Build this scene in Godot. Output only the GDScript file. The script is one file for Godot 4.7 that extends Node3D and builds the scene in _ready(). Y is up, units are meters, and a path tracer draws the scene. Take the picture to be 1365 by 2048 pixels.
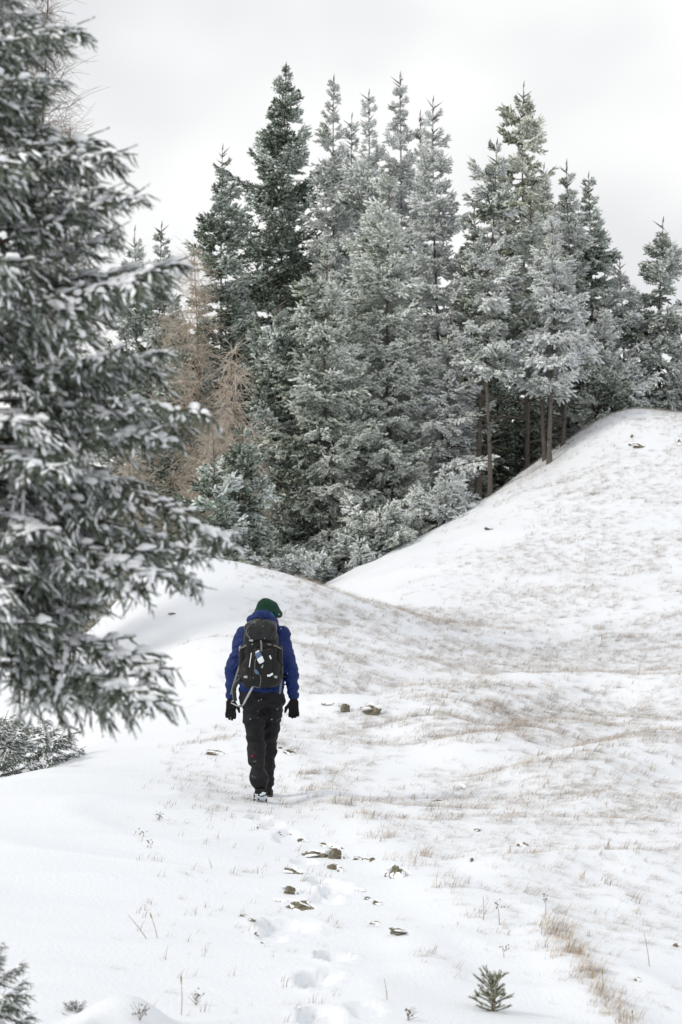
extends Node3D
# A walker with a backpack on a snowy ridge, frosted spruces behind. Units are metres, y is up, the camera looks along -z.

const FOCAL := 4838.0            # pixels of the 1365 x 2048 photograph for the 85 mm lens
const EYE := 1.6

var rng := RandomNumberGenerator.new()
var names := {}
var M := {}

# ---------------------------------------------------------------- mesh collector
class Geo:
	var v := PackedVector3Array()
	var n := PackedVector3Array()
	var c := PackedColorArray()
	var i := PackedInt32Array()

	func tri(a: int, b: int, d: int) -> void:
		var g := (v[d] - v[a]).cross(v[b] - v[a])
		if g.dot(n[a] + n[b] + n[d]) < 0.0:
			i.append(a); i.append(d); i.append(b)
		else:
			i.append(a); i.append(b); i.append(d)

	func put(p: Vector3, q: Vector3, k: Color) -> int:
		v.append(p); n.append(q); c.append(k)
		return v.size() - 1

	func tube(pts: PackedVector3Array, rad: PackedFloat32Array, sides: int, k: Color, cap := true) -> void:
		var first := v.size()
		var ref := Vector3(0.31, 0.9, 0.27).normalized()
		for s in pts.size():
			var t := (pts[mini(s + 1, pts.size() - 1)] - pts[maxi(s - 1, 0)]).normalized()
			var u := t.cross(ref)
			if u.length() < 0.05:
				u = t.cross(Vector3.RIGHT)
			u = u.normalized()
			var w := t.cross(u).normalized()
			for j in sides:
				var a := TAU * j / sides
				var d := u * cos(a) + w * sin(a)
				put(pts[s] + d * rad[s], d, k)
		for s in pts.size() - 1:
			for j in sides:
				var a := first + s * sides + j
				var b := first + s * sides + (j + 1) % sides
				tri(a, b, a + sides)
				tri(b, b + sides, a + sides)
		if cap:
			for e in [0, pts.size() - 1]:
				var t: Vector3 = (pts[1] - pts[0]).normalized() * -1.0 if e == 0 else (pts[e] - pts[e - 1]).normalized()
				var m := put(pts[e], t, k)
				var ring := []
				for j in sides:
					ring.append(put(v[first + e * sides + j], t, k))
				for j in sides:
					tri(m, ring[j], ring[(j + 1) % sides])

	func spindle(a: Vector3, b: Vector3, r: float, sides: int, k: Color, at := 0.4) -> void:
		var t := (b - a).normalized()
		var u := t.cross(Vector3.UP)
		if u.length() < 0.1:
			u = t.cross(Vector3.RIGHT)
		u = u.normalized()
		var w := t.cross(u)
		var m := a.lerp(b, at)
		var p := put(a, -t, k)
		var q := put(b, t, k)
		var f := v.size()
		for j in sides:
			var d := u * cos(TAU * j / sides) + w * sin(TAU * j / sides)
			put(m + d * r, d, k)
		for j in sides:
			var x := f + j
			var y := f + (j + 1) % sides
			tri(p, x, y)
			tri(q, x, y)

	func club(a: Vector3, b: Vector3, r: float, k: Color) -> void:      # a plump shoot with a blunt end
		var t := (b - a).normalized()
		var u := t.cross(Vector3.UP)
		u = u.normalized() if u.length() > 0.1 else t.cross(Vector3.RIGHT).normalized()
		var w := t.cross(u)
		var f := v.size()
		for s in 2:
			var m := a.lerp(b, 0.28 if s == 0 else 0.80)
			for j in 4:
				var d := u * cos(TAU * (j + s * 0.5) / 4) + w * sin(TAU * (j + s * 0.5) / 4)
				put(m + d * r * (1.0 if s == 0 else 0.85), (d - t * 0.3 if s == 0 else d + t * 0.5).normalized(), k)
		var p := put(a, -t, k)
		var q := put(b, t, k)
		for j in 4:
			var x := f + j
			var y := f + (j + 1) % 4
			tri(p, x, y)
			tri(x, y, x + 4)
			tri(y, y + 4, x + 4)
			tri(q, x + 4, y + 4)

	func blade(a: Vector3, b: Vector3, w: Vector3, k: Color) -> void:   # one thin triangle
		var g := (b - a).cross(w).normalized()
		if g.y < 0.0:
			g = -g
		var p := put(a - w * 0.5, g, k)
		var q := put(a + w * 0.5, g, k)
		var r := put(b, g, k)
		tri(p, q, r)

	func lump(at: Vector3, ax: Vector3, up: Vector3, lx: float, hy: float, wz: float, rnd: RandomNumberGenerator, k: Color, rings := 5, sides := 7) -> void:
		# a soft uneven heap, long along ax, rounded above and flat below
		var t := ax.normalized()
		var z := t.cross(up).normalized()
		var y := z.cross(t).normalized()
		var f := v.size()
		var ph := rnd.randf() * TAU
		for s in rings + 1:
			var u := -1.0 + 2.0 * s / rings
			var r := sqrt(maxf(0.0, 1.0 - u * u * 0.98))
			var wob := 1.0 + 0.22 * sin(u * 5.0 + ph) + rnd.randf_range(-0.08, 0.08)
			for j in sides:
				var a := TAU * j / sides
				var yy := sin(a)
				yy = yy if yy > 0.0 else yy * 0.35
				var d := z * cos(a) * wz * r * wob + y * yy * hy * r * wob
				put(at + t * u * lx + d, (z * cos(a) / wz + y * sin(a) / hy + t * u / lx).normalized(), k)
		for s in rings:
			for j in sides:
				var a := f + s * sides + j
				var b := f + s * sides + (j + 1) % sides
				tri(a, b, a + sides)
				tri(b, b + sides, a + sides)

	func mesh(mat: Material) -> ArrayMesh:
		var arr := []
		arr.resize(Mesh.ARRAY_MAX)
		arr[Mesh.ARRAY_VERTEX] = v
		arr[Mesh.ARRAY_NORMAL] = n
		arr[Mesh.ARRAY_COLOR] = c
		arr[Mesh.ARRAY_INDEX] = i
		var m := ArrayMesh.new()
		m.add_surface_from_arrays(Mesh.PRIMITIVE_TRIANGLES, arr)
		m.surface_set_material(0, mat)
		return m

# ---------------------------------------------------------------- bodies from bones: smooth union of capsules and boxes, meshed as surface nets
class Field:
	var prim := []
	var k := 0.02
	var wrinkle := 0.0
	var noise: FastNoiseLite
	var squash := Vector3.ONE       # noise is stretched by this

	func cap(a: Vector3, b: Vector3, ra: float, rb: float) -> void:
		prim.append([0, a, b, ra, rb])

	func ell(p: Vector3, r: Vector3, turn := Basis.IDENTITY) -> void:
		prim.append([1, p, r, turn.inverse()])

	func box(p: Vector3, h: Vector3, r: float, turn := Basis.IDENTITY) -> void:
		prim.append([2, p, h - Vector3.ONE * r, r, turn.inverse()])

	func bounds(q: Array) -> AABB:
		if q[0] == 0:
			var r: float = maxf(q[3], q[4])
			return AABB(q[1], Vector3.ZERO).expand(q[2]).grow(r)
		var e: float = (q[2] as Vector3).length() if q[0] == 2 else maxf(q[2].x, maxf(q[2].y, q[2].z))
		return AABB(q[1], Vector3.ZERO).grow(e + (q[3] if q[0] == 2 else 0.0))

	func build(cell: float, mat: Material) -> ArrayMesh:
		var all := bounds(prim[0])
		for q in prim:
			all = all.merge(bounds(q))
		var pad := 4.0 * k + 2.0 * cell
		all = all.grow(pad)
		var nx := int(all.size.x / cell) + 2
		var ny := int(all.size.y / cell) + 2
		var nz := int(all.size.z / cell) + 2
		var sum := PackedFloat32Array()
		sum.resize(nx * ny * nz)
		var o := all.position
		for q in prim:
			var bb := bounds(q).grow(pad - cell)
			var lo := ((bb.position - o) / cell).floor()
			var hi := ((bb.end - o) / cell).ceil()
			var kind: int = q[0]
			for z in range(maxi(0, int(lo.z)), mini(nz, int(hi.z) + 1)):
				for y in range(maxi(0, int(lo.y)), mini(ny, int(hi.y) + 1)):
					for x in range(maxi(0, int(lo.x)), mini(nx, int(hi.x) + 1)):
						var p := o + Vector3(x, y, z) * cell
						var d := 0.0
						if kind == 0:
							var ab: Vector3 = q[2] - q[1]
							var t := clampf((p - q[1]).dot(ab) / maxf(ab.length_squared(), 1e-9), 0.0, 1.0)
							d = p.distance_to(q[1] + ab * t) - lerpf(q[3], q[4], t)
						elif kind == 1:
							var e: Vector3 = q[3] * (p - q[1])
							var s: float = (e / q[2]).length()
							d = (s - 1.0) * minf(q[2].x, minf(q[2].y, q[2].z))
						else:
							var e: Vector3 = (q[4] * (p - q[1])).abs() - q[2]
							d = e.max(Vector3.ZERO).length() + minf(maxf(e.x, maxf(e.y, e.z)), 0.0) - q[3]
						if d < 4.0 * k + cell:
							sum[(z * ny + y) * nx + x] += exp(-d / k)
		var f := PackedFloat32Array()
		f.resize(sum.size())
		for j in sum.size():
			var s := sum[j]
			f[j] = -k * log(s) if s > 1e-9 else 20.0 * k
		if wrinkle > 0.0:
			for z in nz:
				for y in ny:
					for x in nx:
						var j := (z * ny + y) * nx + x
						if absf(f[j]) < wrinkle * 3.0 + cell * 2.0:
							var p := (o + Vector3(x, y, z) * cell) * squash
							f[j] += wrinkle * noise.get_noise_3d(p.x, p.y, p.z)
		var g := Geo.new()
		var id := PackedInt32Array()
		id.resize(nx * ny * nz)
		id.fill(-1)
		var step := [1, nx, nx * ny]
		for z in nz - 1:
			for y in ny - 1:
				for x in nx - 1:
					var b := (z * ny + y) * nx + x
					var inside := 0
					for e in 8:
						if f[b + (e & 1) + nx * ((e >> 1) & 1) + nx * ny * (e >> 2)] < 0.0:
							inside += 1
					if inside == 0 or inside == 8:
						continue
					var acc := Vector3.ZERO
					var cnt := 0
					for e in 8:
						var pe := Vector3(e & 1, (e >> 1) & 1, e >> 2)
						var fe := f[b + (e & 1) + nx * ((e >> 1) & 1) + nx * ny * (e >> 2)]
						for ax in 3:
							if e & (1 << ax):
								continue
							var e2: int = e | (1 << ax)
							var f2 := f[b + (e2 & 1) + nx * ((e2 >> 1) & 1) + nx * ny * (e2 >> 2)]
							if (fe < 0.0) != (f2 < 0.0):
								var s := fe / (fe - f2)
								var add := pe
								add[ax] += s
								acc += add
								cnt += 1
					var grad := Vector3(f[b + 1] - f[b] + f[b + nx + nx * ny + 1] - f[b + nx + nx * ny], f[b + nx] - f[b] + f[b + nx + 1 + nx * ny] - f[b + 1 + nx * ny], f[b + nx * ny] - f[b] + f[b + nx * ny + nx + 1] - f[b + nx + 1])
					id[b] = g.put(o + (Vector3(x, y, z) + acc / cnt) * cell, grad.normalized() if grad.length() > 1e-9 else Vector3.UP, Color.WHITE)
		for z in range(1, nz - 1):
			for y in range(1, ny - 1):
				for x in range(1, nx - 1):
					var b := (z * ny + y) * nx + x
					for ax in 3:
						if (f[b] < 0.0) == (f[b + step[ax]] < 0.0):
							continue
						var s1: int = step[(ax + 1) % 3]
						var s2: int = step[(ax + 2) % 3]
						var a0 := id[b]
						var a1 := id[b - s1]
						var a2 := id[b - s1 - s2]
						var a3 := id[b - s2]
						if a0 >= 0 and a1 >= 0 and a2 >= 0 and a3 >= 0:
							g.tri(a0, a1, a2)
							g.tri(a0, a2, a3)
		# smooth the normals from the faces
		var acc := PackedVector3Array()
		acc.resize(g.v.size())
		for t in range(0, g.i.size(), 3):
			var w := (g.v[g.i[t + 2]] - g.v[g.i[t]]).cross(g.v[g.i[t + 1]] - g.v[g.i[t]])
			for e in 3:
				acc[g.i[t + e]] += w
		for j in acc.size():
			if acc[j].length() > 1e-14:
				g.n[j] = acc[j].normalized()
		return g.mesh(mat)

# ---------------------------------------------------------------- naming
func numbered(called: String) -> String:
	var k: int = names.get(called, 0)
	names[called] = k + 1
	return called if k == 0 else "%s_%03d" % [called, k]

func tag(o: Node, label: String, category: String, group := "", kind := "") -> void:
	if label: o.set_meta("label", label)
	if category: o.set_meta("category", category)
	if group: o.set_meta("group", group)
	if kind: o.set_meta("kind", kind)

func thing(called: String, at: Vector3, label: String, category: String, group := "") -> Node3D:
	var o := Node3D.new()
	o.name = numbered(called)
	o.position = at
	add_child(o, true)
	tag(o, label, category, group)
	return o

func part(called: String, mesh: Mesh, parent: Node, kind := "") -> MeshInstance3D:
	var o := MeshInstance3D.new()
	o.name = called if parent != self else numbered(called)
	o.mesh = mesh
	var k := 0
	var base := o.name
	while parent != self and parent.has_node(NodePath(o.name)):
		k += 1
		o.name = "%s_%03d" % [base, k]
	parent.add_child(o, true)
	if kind: o.set_meta("kind", kind)
	return o

func many(called: String, mesh: Mesh, where: Array, tints: Array, parent: Node) -> MultiMeshInstance3D:
	var mm := MultiMesh.new()
	mm.transform_format = MultiMesh.TRANSFORM_3D
	mm.use_colors = tints.size() > 0
	mm.mesh = mesh
	mm.instance_count = where.size()
	for k in where.size():
		mm.set_instance_transform(k, where[k])
		if tints.size():
			mm.set_instance_color(k, tints[k])
	var o := MultiMeshInstance3D.new()
	o.multimesh = mm
	o.name = called if parent != self else numbered(called)
	var k := 0
	while parent != self and parent.has_node(NodePath(o.name)):
		k += 1
		o.name = "%s_%03d" % [called, k]
	parent.add_child(o, true)
	o.set_meta("kind", "stuff")
	return o

# ---------------------------------------------------------------- materials
func noise_tex(freq: float, seed_: int, ramp: Array = [], normal := false, bump := 4.0, size := 512, octaves := 4) -> NoiseTexture2D:
	var f := FastNoiseLite.new()
	f.noise_type = FastNoiseLite.TYPE_SIMPLEX_SMOOTH
	f.frequency = freq
	f.seed = seed_
	f.fractal_octaves = octaves
	var t := NoiseTexture2D.new()
	t.width = size
	t.height = size
	t.seamless = true
	t.noise = f
	if normal:
		t.as_normal_map = true
		t.bump_strength = bump
	if ramp.size():
		var g := Gradient.new()
		g.offsets = PackedFloat32Array(ramp.map(func(r): return r[0]))
		g.colors = PackedColorArray(ramp.map(func(r): return r[1]))
		t.color_ramp = g
	return t

func mat(called: String, color: Color, rough := 0.8, vertex := false) -> StandardMaterial3D:
	var m := StandardMaterial3D.new()
	m.resource_name = called
	m.albedo_color = color
	m.roughness = rough
	m.metallic_specular = 0.4
	m.vertex_color_use_as_albedo = vertex
	M[called] = m
	return m

func triplanar(m: StandardMaterial3D, scale: float) -> void:
	m.uv1_triplanar = true
	m.uv1_world_triplanar = false
	m.uv1_scale = Vector3.ONE * scale

func make_materials() -> void:
	var s := mat("snow", Color(0.888, 0.902, 0.925), 0.75, true)
	triplanar(s, 1.1)
	s.heightmap_enabled = true
	s.heightmap_texture = noise_tex(0.02, 5, [], false, 4.0, 1024, 6)
	s.heightmap_scale = 0.4
	mat("snow_load", Color(0.96, 0.968, 0.98), 0.8, true)
	mat("needles", Color.WHITE, 0.75, true).metallic_specular = 0.25
	mat("bark", Color(0.62, 0.60, 0.58), 0.9, true)
	M.bark.metallic_specular = 0.2
	triplanar(M.bark, 3.0)
	M.bark.albedo_texture = noise_tex(0.03, 11, [[0.2, Color(0.55, 0.52, 0.5)], [0.55, Color(0.85, 0.83, 0.81)], [0.75, Color(1, 1, 1)]])
	mat("grass", Color.WHITE, 0.85, true).metallic_specular = 0.2
	var r := mat("rock", Color(0.8, 0.8, 0.8), 0.9, true)
	triplanar(r, 5.0)
	r.albedo_texture = noise_tex(0.03, 21, [[0.25, Color(0.22, 0.2, 0.18)], [0.42, Color(0.55, 0.50, 0.43)], [0.55, Color(0.70, 0.66, 0.52)], [0.72, Color(0.9, 0.89, 0.82)]])
	r.normal_enabled = true
	r.normal_texture = noise_tex(0.05, 22, [], true, 8.0)
	var j := mat("jacket", Color(0.004, 0.145, 0.385), 0.62)
	triplanar(j, 4.0)
	j.normal_enabled = true
	j.normal_texture = noise_tex(0.012, 31, [], true, 10.0)
	j.albedo_texture = noise_tex(0.02, 33, [[0.2, Color(0.8, 0.8, 0.84)], [0.8, Color(1, 1, 1)]])
	j.normal_scale = 1.8
	var p := mat("trousers", Color(0.062, 0.064, 0.082), 0.7)
	triplanar(p, 3.0)
	p.normal_enabled = true
	p.normal_texture = noise_tex(0.014, 41, [], true, 10.0)
	p.normal_scale = 1.6
	p.albedo_texture = noise_tex(0.03, 43, [[0.25, Color(0.75, 0.75, 0.75)], [0.75, Color(1, 1, 1)]])
	mat("glove", Color(0.045, 0.045, 0.05), 0.8)
	var h := mat("hat", Color(0.02, 0.19, 0.13), 0.9)
	triplanar(h, 10.0)
	h.normal_enabled = true
	h.normal_texture = noise_tex(0.06, 51, [], true, 8.0)
	h.rim_enabled = true
	h.rim = 0.4
	mat("skin", Color(0.80, 0.55, 0.47), 0.55)
	var b := mat("pack", Color(0.042, 0.042, 0.047), 0.5)
	triplanar(b, 6.0)
	b.normal_enabled = true
	b.normal_texture = noise_tex(0.02, 61, [], true, 8.0)
	mat("pack_lid", Color(0.095, 0.1, 0.105), 0.38)
	triplanar(M.pack_lid, 5.0)
	M.pack_lid.normal_enabled = true
	M.pack_lid.normal_texture = noise_tex(0.02, 62, [], true, 12.0)
	mat("strap", Color(0.42, 0.43, 0.42), 0.6)
	mat("dark_strap", Color(0.16, 0.16, 0.16), 0.6)
	mat("buckle", Color(0.62, 0.64, 0.63), 0.4)
	mat("white_cloth", Color(0.86, 0.88, 0.9), 0.6)
	mat("pouch_blue", Color(0.32, 0.40, 0.52), 0.5)
	mat("teal", Color(0.06, 0.40, 0.58), 0.6)
	mat("red", Color(0.7, 0.03, 0.12), 0.6)
	mat("boot", Color(0.06, 0.06, 0.06), 0.7)
	mat("snow_caked", Color(0.88, 0.9, 0.92), 0.85, true)

# ---------------------------------------------------------------- the lie of the land
var ctrl := []       # x, z, height
var wts := []
const GX0 := -26.0
const GZ0 := -86.0
const GS := 0.5
const GW := 106
const GD := 178
var coarse := PackedFloat32Array()
const DX0 := -6.0
const DZ0 := -36.0
const DS := 0.08
const DW := 200
const DD := 370
var lip := PackedFloat32Array()
var prints := []
var drift := FastNoiseLite.new()
var ripple := FastNoiseLite.new()

func at(px: float, py: float, d: float) -> Vector3:
	return Vector3((px - 682.5) / FOCAL * d, EYE - (py - 1024.0) / FOCAL * d, -d)

func near_d(d: float) -> float:      # the eye stands on a bank: the lower edge of the picture meets the snow 11.5 m away
	return 11.5 + (d - 7.5) * 9.5 / 13.5 if d < 21.0 else d

func land() -> void:
	var seen := [
		# along the ridge where the path runs, up to the round top beyond the walker
		[640, 2048, 7.6], [620, 1950, 9.2], [640, 1870, 11], [620, 1780, 13.5], [600, 1700, 16.3], [520, 1605, 21], [470, 1480, 24], [430, 1380, 26.5], [420, 1290, 29], [430, 1200, 32], [450, 1138, 34.5],
		[560, 1157, 34], [620, 1174, 33.5], [700, 1215, 33], [800, 1262, 32.5], [320, 1146, 34.2], [250, 1180, 33.5],
		# the drift on the left with its edge
		# the slope to the right
		[800, 2048, 7.8], [1000, 2048, 8.3], [1365, 2048, 9.2], [900, 1900, 10.6], [1100, 1900, 11.2], [1365, 1900, 12], [800, 1750, 14.8], [1000, 1750, 15.2], [1365, 1750, 15.8], [750, 1620, 19.5], [900, 1620, 19.8], [1100, 1620, 20], [1365, 1620, 20.3],
		[700, 1500, 24], [900, 1500, 24], [1100, 1500, 24.5], [1365, 1500, 25], [750, 1420, 26.5], [900, 1410, 27.5], [1100, 1385, 29], [1365, 1380, 29.5], [900, 1330, 31], [1000, 1275, 34], [1100, 1340, 32], [1365, 1325, 32.5],
		# the hill
		[1200, 1250, 36], [1000, 1230, 36.5], [1365, 1200, 37], [1200, 1100, 40], [1365, 1050, 41], [1000, 1130, 39.5], [1100, 1020, 42], [1250, 950, 43.2], [1365, 930, 43.5], [1280, 815, 46], [1220, 830, 46], [1345, 828, 46], [1190, 855, 45.8], [1110, 935, 45], [990, 995, 44], [950, 1030, 43.5], [830, 1085, 43], [720, 1135, 42.5], [640, 1172, 42.5], [800, 1150, 40], [750, 1200, 38], [700, 1190, 40],
	]
	for s in seen:
		var p := at(s[0], s[1], near_d(s[2]))
		ctrl.append([p.x, p.z, p.y])
	for s in [[340, 1300, 28], [300, 1400, 26.5], [330, 1500, 24.2], [230, 1450, 27], [170, 1510, 23.8], [80, 1550, 21.3], [0, 1575, 20], [0, 1700, 16.5], [0, 1850, 13.8], [0, 2000, 11.7], [150, 1650, 18], [200, 1800, 14.8], [300, 1650, 18.4], [350, 1800, 14.9], [300, 1950, 12.5], [350, 2048, 11.4], [430, 1700, 17.3], [400, 1580, 20.9], [180, 1950, 12.3]]:
		var p := at(s[0], s[1], s[2])
		ctrl.append([p.x, p.z, p.y])
	# ground that the picture hides or does not reach: column in the picture, distance, height
	for s in [[450, 38, 0.2], [450, 43, -1.0], [450, 50, -1.8], [450, 62, -2.4], [620, 38, -0.4], [640, 50, -1.0], [640, 62, -1.8], [150, 34, -0.7], [40, 23.5, -1.0], [-80, 21.5, -0.9], [110, 28, -1.25], [-100, 28, -1.4], [1280, 52, 3.0], [1280, 60, 1.6], [1000, 50, 1.0], [1000, 60, -0.4], [800, 50, 0.1], [800, 62, -1.2],
			[1750, 46, 2.9], [1700, 30, -0.55], [1700, 20, -1.1], [1900, 13, -1.2], [-400, 13, -0.75], [-400, 20, -1.1], [-500, 34, -1.4], [-500, 50, -2.2], [682, 2, -0.1], [682, 7, -0.42], [-300, 8, -0.45], [-1500, 3, -0.2], [2900, 3, -0.6], [1900, 60, 1.5], [-700, 70, -2.6], [700, 75, -2.0], [2000, 75, 0.0]]:
		ctrl.append([(s[0] - 682.5) / FOCAL * s[1], -float(s[1]), s[2]])
	var n := ctrl.size()
	var sz := n + 3
	var a := []
	for r in n:
		var row := PackedFloat64Array()
		row.resize(sz + 1)
		for q in n:
			var dx: float = ctrl[r][0] - ctrl[q][0]
			var dz: float = ctrl[r][1] - ctrl[q][1]
			var d2 := dx * dx + dz * dz
			row[q] = d2 * log(d2) if d2 > 1e-9 else 0.3
		row[n] = 1.0
		row[n + 1] = ctrl[r][0]
		row[n + 2] = ctrl[r][1]
		row[sz] = ctrl[r][2]
		a.append(row)
	for e in 3:
		var row := PackedFloat64Array()
		row.resize(sz + 1)
		for q in n:
			row[q] = 1.0 if e == 0 else ctrl[q][e - 1]
		a.append(row)
	for col in sz:
		var best: int = col
		for r in range(col, sz):
			if absf(a[r][col]) > absf(a[best][col]):
				best = r
		var tmp = a[col]
		a[col] = a[best]
		a[best] = tmp
		var pr: PackedFloat64Array = a[col]
		for r in range(col + 1, sz):
			var row: PackedFloat64Array = a[r]
			var f := row[col] / pr[col]
			if f != 0.0:
				for q in range(col, sz + 1):
					row[q] -= f * pr[q]
				a[r] = row
	var w := PackedFloat64Array()
	w.resize(sz)
	for r in range(sz - 1, -1, -1):
		var s: float = a[r][sz]
		for q in range(r + 1, sz):
			s -= a[r][q] * w[q]
		w[r] = s / a[r][r]
	coarse.resize(GW * GD)
	var cx := PackedFloat64Array(ctrl.map(func(q): return q[0]))
	var cz := PackedFloat64Array(ctrl.map(func(q): return q[1]))
	for zi in GD:
		for xi in GW:
			var x := GX0 + xi * GS
			var z := GZ0 + zi * GS
			var s := w[n] + w[n + 1] * x + w[n + 2] * z
			for q in n:
				var dx := x - cx[q]
				var dz := z - cz[q]
				var d2 := dx * dx + dz * dz
				if d2 > 1e-9:
					s += w[q] * d2 * log(d2)
			coarse[zi * GW + xi] = s
	drift.noise_type = FastNoiseLite.TYPE_SIMPLEX_SMOOTH
	drift.frequency = 0.35
	drift.fractal_octaves = 2
	drift.seed = 3
	ripple.noise_type = FastNoiseLite.TYPE_SIMPLEX_SMOOTH
	ripple.frequency = 1.0
	ripple.fractal_octaves = 2
	ripple.seed = 4
	lip.resize(DW * DD)

func cubic(a: float, b: float, c: float, d: float, t: float) -> float:
	return b + 0.5 * t * (c - a + t * (2.0 * a - 5.0 * b + 4.0 * c - d + t * (3.0 * (b - c) + d - a)))

func base_h(x: float, z: float) -> float:
	var u := clampf((x - GX0) / GS, 1.0, GW - 2.01)
	var t := clampf((z - GZ0) / GS, 1.0, GD - 2.01)
	var xi := int(u)
	var zi := int(t)
	u -= xi
	t -= zi
	var r := zi * GW + xi - GW - 1
	var p0 := cubic(coarse[r], coarse[r + 1], coarse[r + 2], coarse[r + 3], u)
	r += GW
	var p1 := cubic(coarse[r], coarse[r + 1], coarse[r + 2], coarse[r + 3], u)
	r += GW
	var p2 := cubic(coarse[r], coarse[r + 1], coarse[r + 2], coarse[r + 3], u)
	r += GW
	var p3 := cubic(coarse[r], coarse[r + 1], coarse[r + 2], coarse[r + 3], u)
	return cubic(p0, p1, p2, p3, t)

func h(x: float, z: float) -> float:
	var y := base_h(x, z)
	var u := (x - DX0) / DS
	var t := (z - DZ0) / DS
	if u > 0.0 and t > 0.0 and u < DW - 1.01 and t < DD - 1.01:
		var xi := int(u)
		var zi := int(t)
		u -= xi
		t -= zi
		var r := zi * DW + xi
		y += lerpf(lerpf(lip[r], lip[r + 1], u), lerpf(lip[r + DW], lip[r + DW + 1], u), t)
	# wind-packed drifts, long across the slope
	y += 0.055 * pow(1.0 - absf(drift.get_noise_2d(x * 0.45 + z * 0.12 + 50.0, z * 0.8 - x * 0.15)), 5.0)
	y += 0.05 * drift.get_noise_2d(x * 0.7 + z * 0.2, z * 1.5) + 0.008 * ripple.get_noise_2d(x * 1.0 - z * 0.4, z * 1.7)
	if z > -20.0:
		for p in prints:
			var dx: float = x - p[0]
			var dz: float = z - p[1]
			if absf(dx) < 0.8 and absf(dz) < 1.2:
				var e := sqrt(dx * dx / (p[2] * p[2]) + dz * dz / (p[3] * p[3]))
				if p[4] > 0.0:
					e += 0.18 * ripple.get_noise_2d(x * 6.0 + 40.0, z * 6.0)
					y -= 0.65 * p[4] * (1.0 - smoothstep(0.78, 1.02, e))
					y += p[4] * 0.18 * exp(-pow((e - 1.25) / 0.25, 2.0)) * (0.6 + 0.9 * ripple.get_noise_2d(x * 7.0, z * 7.0 + 9.0))
				else:
					y -= p[4] * exp(-e * e)
	return y

func ray(px: float, py: float) -> Vector3:
	# the point of the ground along the line of sight through that pixel of the photograph
	var d := 4.5
	while d < 70.0:
		var p := at(px, py, d)
		if p.y < h(p.x, p.z):
			break
		d += 0.1
	var lo := d - 0.1
	for k in 12:
		var m := (lo + d) * 0.5
		var p := at(px, py, m)
		if p.y < h(p.x, p.z):
			d = m
		else:
			lo = m
	var q := at(px, py, d)
	return Vector3(q.x, h(q.x, q.z), q.z)

func ground_normal(x: float, z: float) -> Vector3:
	return Vector3(h(x - 0.05, z) - h(x + 0.05, z), 0.1, h(x, z - 0.05) - h(x, z + 0.05)).normalized()

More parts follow.
